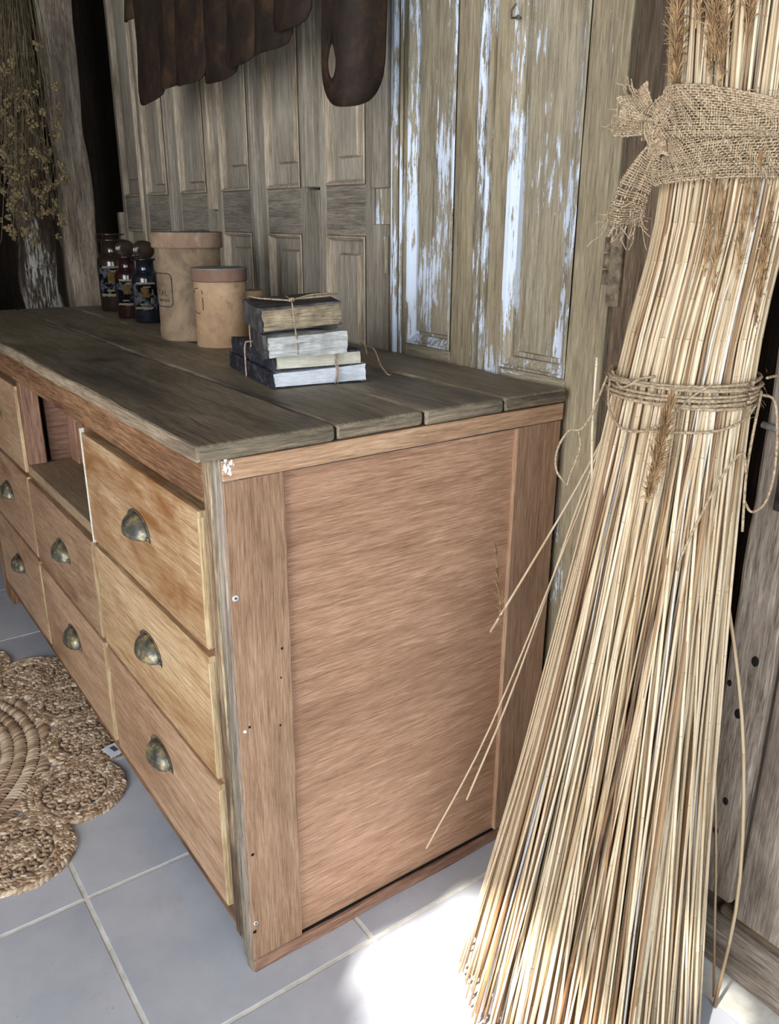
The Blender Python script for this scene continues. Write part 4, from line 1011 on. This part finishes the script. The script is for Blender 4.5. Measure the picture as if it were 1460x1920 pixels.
loops = [
    [onb(-1.35, 1.045), onb(-1.1, 1.005), onb(-.7, .985), onb(-.3, .990), onb(.1, .992), onb(.5, .995), onb(.9, 1.005), onb(1.2, 1.02)],
    [onb(-1.3, 1.05), onb(-.9, 1.035), onb(-.6, 1.05), onb(-.4, 1.055)],
    [onb(-.5, .985), onb(-.2, 1.0), onb(.1, 1.035), onb(.3, 1.05)],
    [onb(-1.45, 1.04, .012), onb(-1.5, .99, .020), onb(-1.5, .965, .03), onb(-1.55, .960, .046), onb(-1.6, .93, .056), onb(-1.6, .90, .050), onb(-1.5, .885, .030)],
    [onb(-1.5, .962, .032), onb(-1.42, .94, .026), onb(-1.45, .905, .030), onb(-1.5, .885, .030)],
    [onb(1.35, 1.03, .012), onb(1.5, 1.02, .028), onb(1.5, .975, .035), onb(1.45, .93, .036), onb(1.35, .895, .03), onb(1.2, .885, .018), onb(1.12, .90, .010)],
    [onb(1.3, 1.035, .012), onb(1.15, .98, .011), onb(1.08, .93, .011), onb(1.12, .86, .012)],
    [onb(1.08, .935, .011), onb(.9, .965, .012), onb(.6, .935, .011), onb(.45, .90, .011), onb(.28, .845, .011), onb(.25, .82, .009)],
    [onb(1.4, 1.05, .014), onb(1.6, 1.05, .025), onb(1.75, 1.045, .03)],
]
for l in loops:
    bm = bmesh.new(); tube(bm, spline(l, 36), .0018, 6); obj('loop', bm, M_TWINE, tw)
bm = bmesh.new(); r5 = random.Random(4)                      # loose fibres
for k in range(110):
    p = onb(r5.uniform(-1.6, 1.6), r5.uniform(1.0, 1.06), .011); d = Vector((r5.gauss(0, 1), r5.gauss(0, 1), r5.gauss(0, 1))).normalized() * r5.uniform(.004, .014)
    tube(bm, [p, p + d * .6, p + d + Vector((0, 0, -.002))], .00022, 3, False)
o = obj('fibres', bm, M_TWINE, tw); o['kind'] = 'stuff'

# burlap band woven of real threads
bt = thing('burlap_band', 'knotted band of coarse beige burlap around the top of the reeds', 'burlap band', (.32, .55, 1.34))
def weave(nm, fn, nu, nv, th=.0009, amp=.0011, step=1, dens=2, seed=0, drop=0.0, parent=bt, label=None):
    """fn(u,v)->(point, normal); nu threads across u, nv threads across v"""
    r6 = random.Random(seed); bm = bmesh.new(); 
    for i in range(nv):
        if r6.random() < drop: continue
        v = (i + .5 + r6.uniform(-.18, .18)) / nv; pts = []; n = nu * dens
        for k in range(n + 1):
            u = k / n; p, q = fn(u, v + .004 * math.sin(k * .31 + i)); pts.append(p + q * amp * math.sin(PI * k / dens + PI * i))
        tube(bm, pts, th * r6.uniform(.75, 1.3), 4, False)
    for i in range(nu):
        if r6.random() < drop: continue
        u = (i + .5 + r6.uniform(-.15, .15)) / nu; pts = []; n = nv * dens
        for k in range(n + 1):
            v = k / n; p, q = fn(u + .002 * math.sin(k * .4 + i), v); pts.append(p - q * amp * math.sin(PI * k / dens + PI * i))
        tube(bm, pts, th * r6.uniform(.75, 1.3), 4, False)
    return obj(nm, bm, M_BURLAP, parent, label=label)
def band(a0, a1, zlo, zhi, off, pinch=None):
    def fn(u, v):
        a = a0 + (a1 - a0) * u; z0, z1 = zlo(u), zhi(u); z = z0 + (z1 - z0) * v; c = axis(z); d = Vector((math.cos(a), .97 * math.sin(a), 0))
        R_ = .086 + off + .004 * math.sin(v * PI * 2 + u * 5) + .003 * math.sin(u * 17 + v * 6)
        return Vector((c.x, c.y, z)) + d * R_, d
    return fn
A0, A1 = cam_ang - 1.35, cam_ang + 1.9
lerp = lambda a, b, t: a + (b - a) * t
sm = lambda t: max(0, min(1, t)) ** 2 * (3 - 2 * max(0, min(1, t)))
weave('lower_fold', band(A0, A1, lambda u: lerp(1.272, 1.292, u) + .003 * math.sin(u * 6) + (.02 * sm((.1 - u) / .1)), lambda u: lerp(1.338, 1.352, sm(u * 1.6)) , .004), 96, 22, seed=1, th=.00105)
weave('upper_fold', band(A0 + .12, A1, lambda u: lerp(1.330, 1.326, sm(u * 2)), lambda u: lerp(1.388, 1.358, sm((u - .12) * 1.7)) - .014 * sm((.08 - u) / .08), .010), 92, 20, seed=2, th=.00105)
def cloth_strip(path, widths, twist, seed, nm, label, nu=26, nv=12, th=.0010, drop=0.0):
    P = spline(path, nu * 2)
    def fn(u, v):
        k = min(int(u * (len(P) - 1)), len(P) - 2); f = u * (len(P) - 1) - k; p = P[k].lerp(P[k + 1], max(0, min(1, f))); t = (P[k + 1] - P[k]).normalized()
        s = t.cross(cdir).normalized(); n_ = s.cross(t).normalized(); w_ = widths[0] + (widths[1] - widths[0]) * u if len(widths) == 2 else (lerp(widths[0], widths[1], u * 2) if u < .5 else lerp(widths[1], widths[2], u * 2 - 1))
        x = (v - .5); q = s * (x * w_) + n_ * (w_ * .22 * math.cos(x * 7 + twist + u * 2))
        return p + q, n_
    return weave(nm, fn, nu, nv, th=th, amp=.0009, seed=seed, label=label, drop=drop)
kn = onb(-1.40, 1.343, .0)
K = Vector(kn) + cdir * .018
S = sidev  # image right is roughly +sidev
def kp(dx, dz, dd=0.0): return K + S * dx + Vector((0, 0, dz)) + cdir * dd
# knot: three plump wraps
for n, (pth, wd) in enumerate((([kp(.030, -.012, -.004), kp(.010, .018, .008), kp(-.012, .012, .010), kp(-.016, -.014, .006)], (.018, .030, .016)),
                               ([kp(.020, .030, .0), kp(.0, .026, .012), kp(-.010, .0, .014), kp(-.002, -.022, .008)], (.016, .028, .018)),
                               ([kp(.040, -.008, -.004), kp(.020, -.020, .006), kp(.0, -.020, .010), kp(-.012, -.030, .002)], (.028, .022, .014)))):
    cloth_strip(pth, wd, n, 60 + n, 'knot', 'tight burlap knot' if n == 0 else None, nu=22, nv=12, th=.0011)
cloth_strip([kp(-.008, .006, .004), kp(-.026, .022, .008), kp(-.036, .034, .006), kp(-.040, .042, .004)], (.016, .034, .040), 1, 70, 'tail', 'frayed upper burlap tail', nu=22, nv=12)
cloth_strip([kp(-.010, .0, .006), kp(-.030, .004, .010), kp(-.046, .006, .006), kp(-.054, .008, .004)], (.016, .030, .036), 2, 72, 'tail', 'frayed upper burlap tail', nu=20, nv=11)
cloth_strip([kp(-.006, -.020, .004), kp(-.018, -.048, .010), kp(-.030, -.080, .008), kp(-.036, -.112, .004)], (.018, .040, .050), 3, 71, 'tail', 'frayed lower burlap tail', nu=34, nv=13, drop=.15)
bm = bmesh.new(); r7 = random.Random(6)
def wisp(p, d, L, n=4):
    q = [p]; dd = d.normalized()
    for k in range(n): dd = (dd + Vector((r7.gauss(0, .35), r7.gauss(0, .35), r7.gauss(0, .35)))).normalized(); q.append(q[-1] + dd * L / n)
    tube(bm, spline(q, n * 3), .0007, 4, False)
for k in range(34): wisp(kp(-.036 + r7.uniform(-.024, .022), -.108 + r7.uniform(-.006, .02), r7.uniform(-.004, .012)), Vector((r7.gauss(0, .4), r7.gauss(0, .3), -1)), r7.uniform(.015, .045))
for k in range(16): wisp(kp(-.040 + r7.uniform(-.010, .012), .038 + r7.uniform(-.008, .012), .004), -S * .6 + Vector((0, 0, r7.uniform(.2, 1))), r7.uniform(.008, .02))
for k in range(12): wisp(kp(-.053, .008 + r7.uniform(-.016, .016), .004), -S + Vector((0, 0, r7.uniform(-.3, .3))), r7.uniform(.008, .028))
for k in range(26): wisp(onb(r7.uniform(-1.4, 1.5), r7.choice((1.282, 1.375)), .006), Vector((r7.gauss(0, .5), r7.gauss(0, .5), r7.choice((-1, 1)) * .6)), r7.uniform(.006, .02))
obj('fray', bm, M_BURLAP, bt, label='loose frayed threads', kind='stuff')
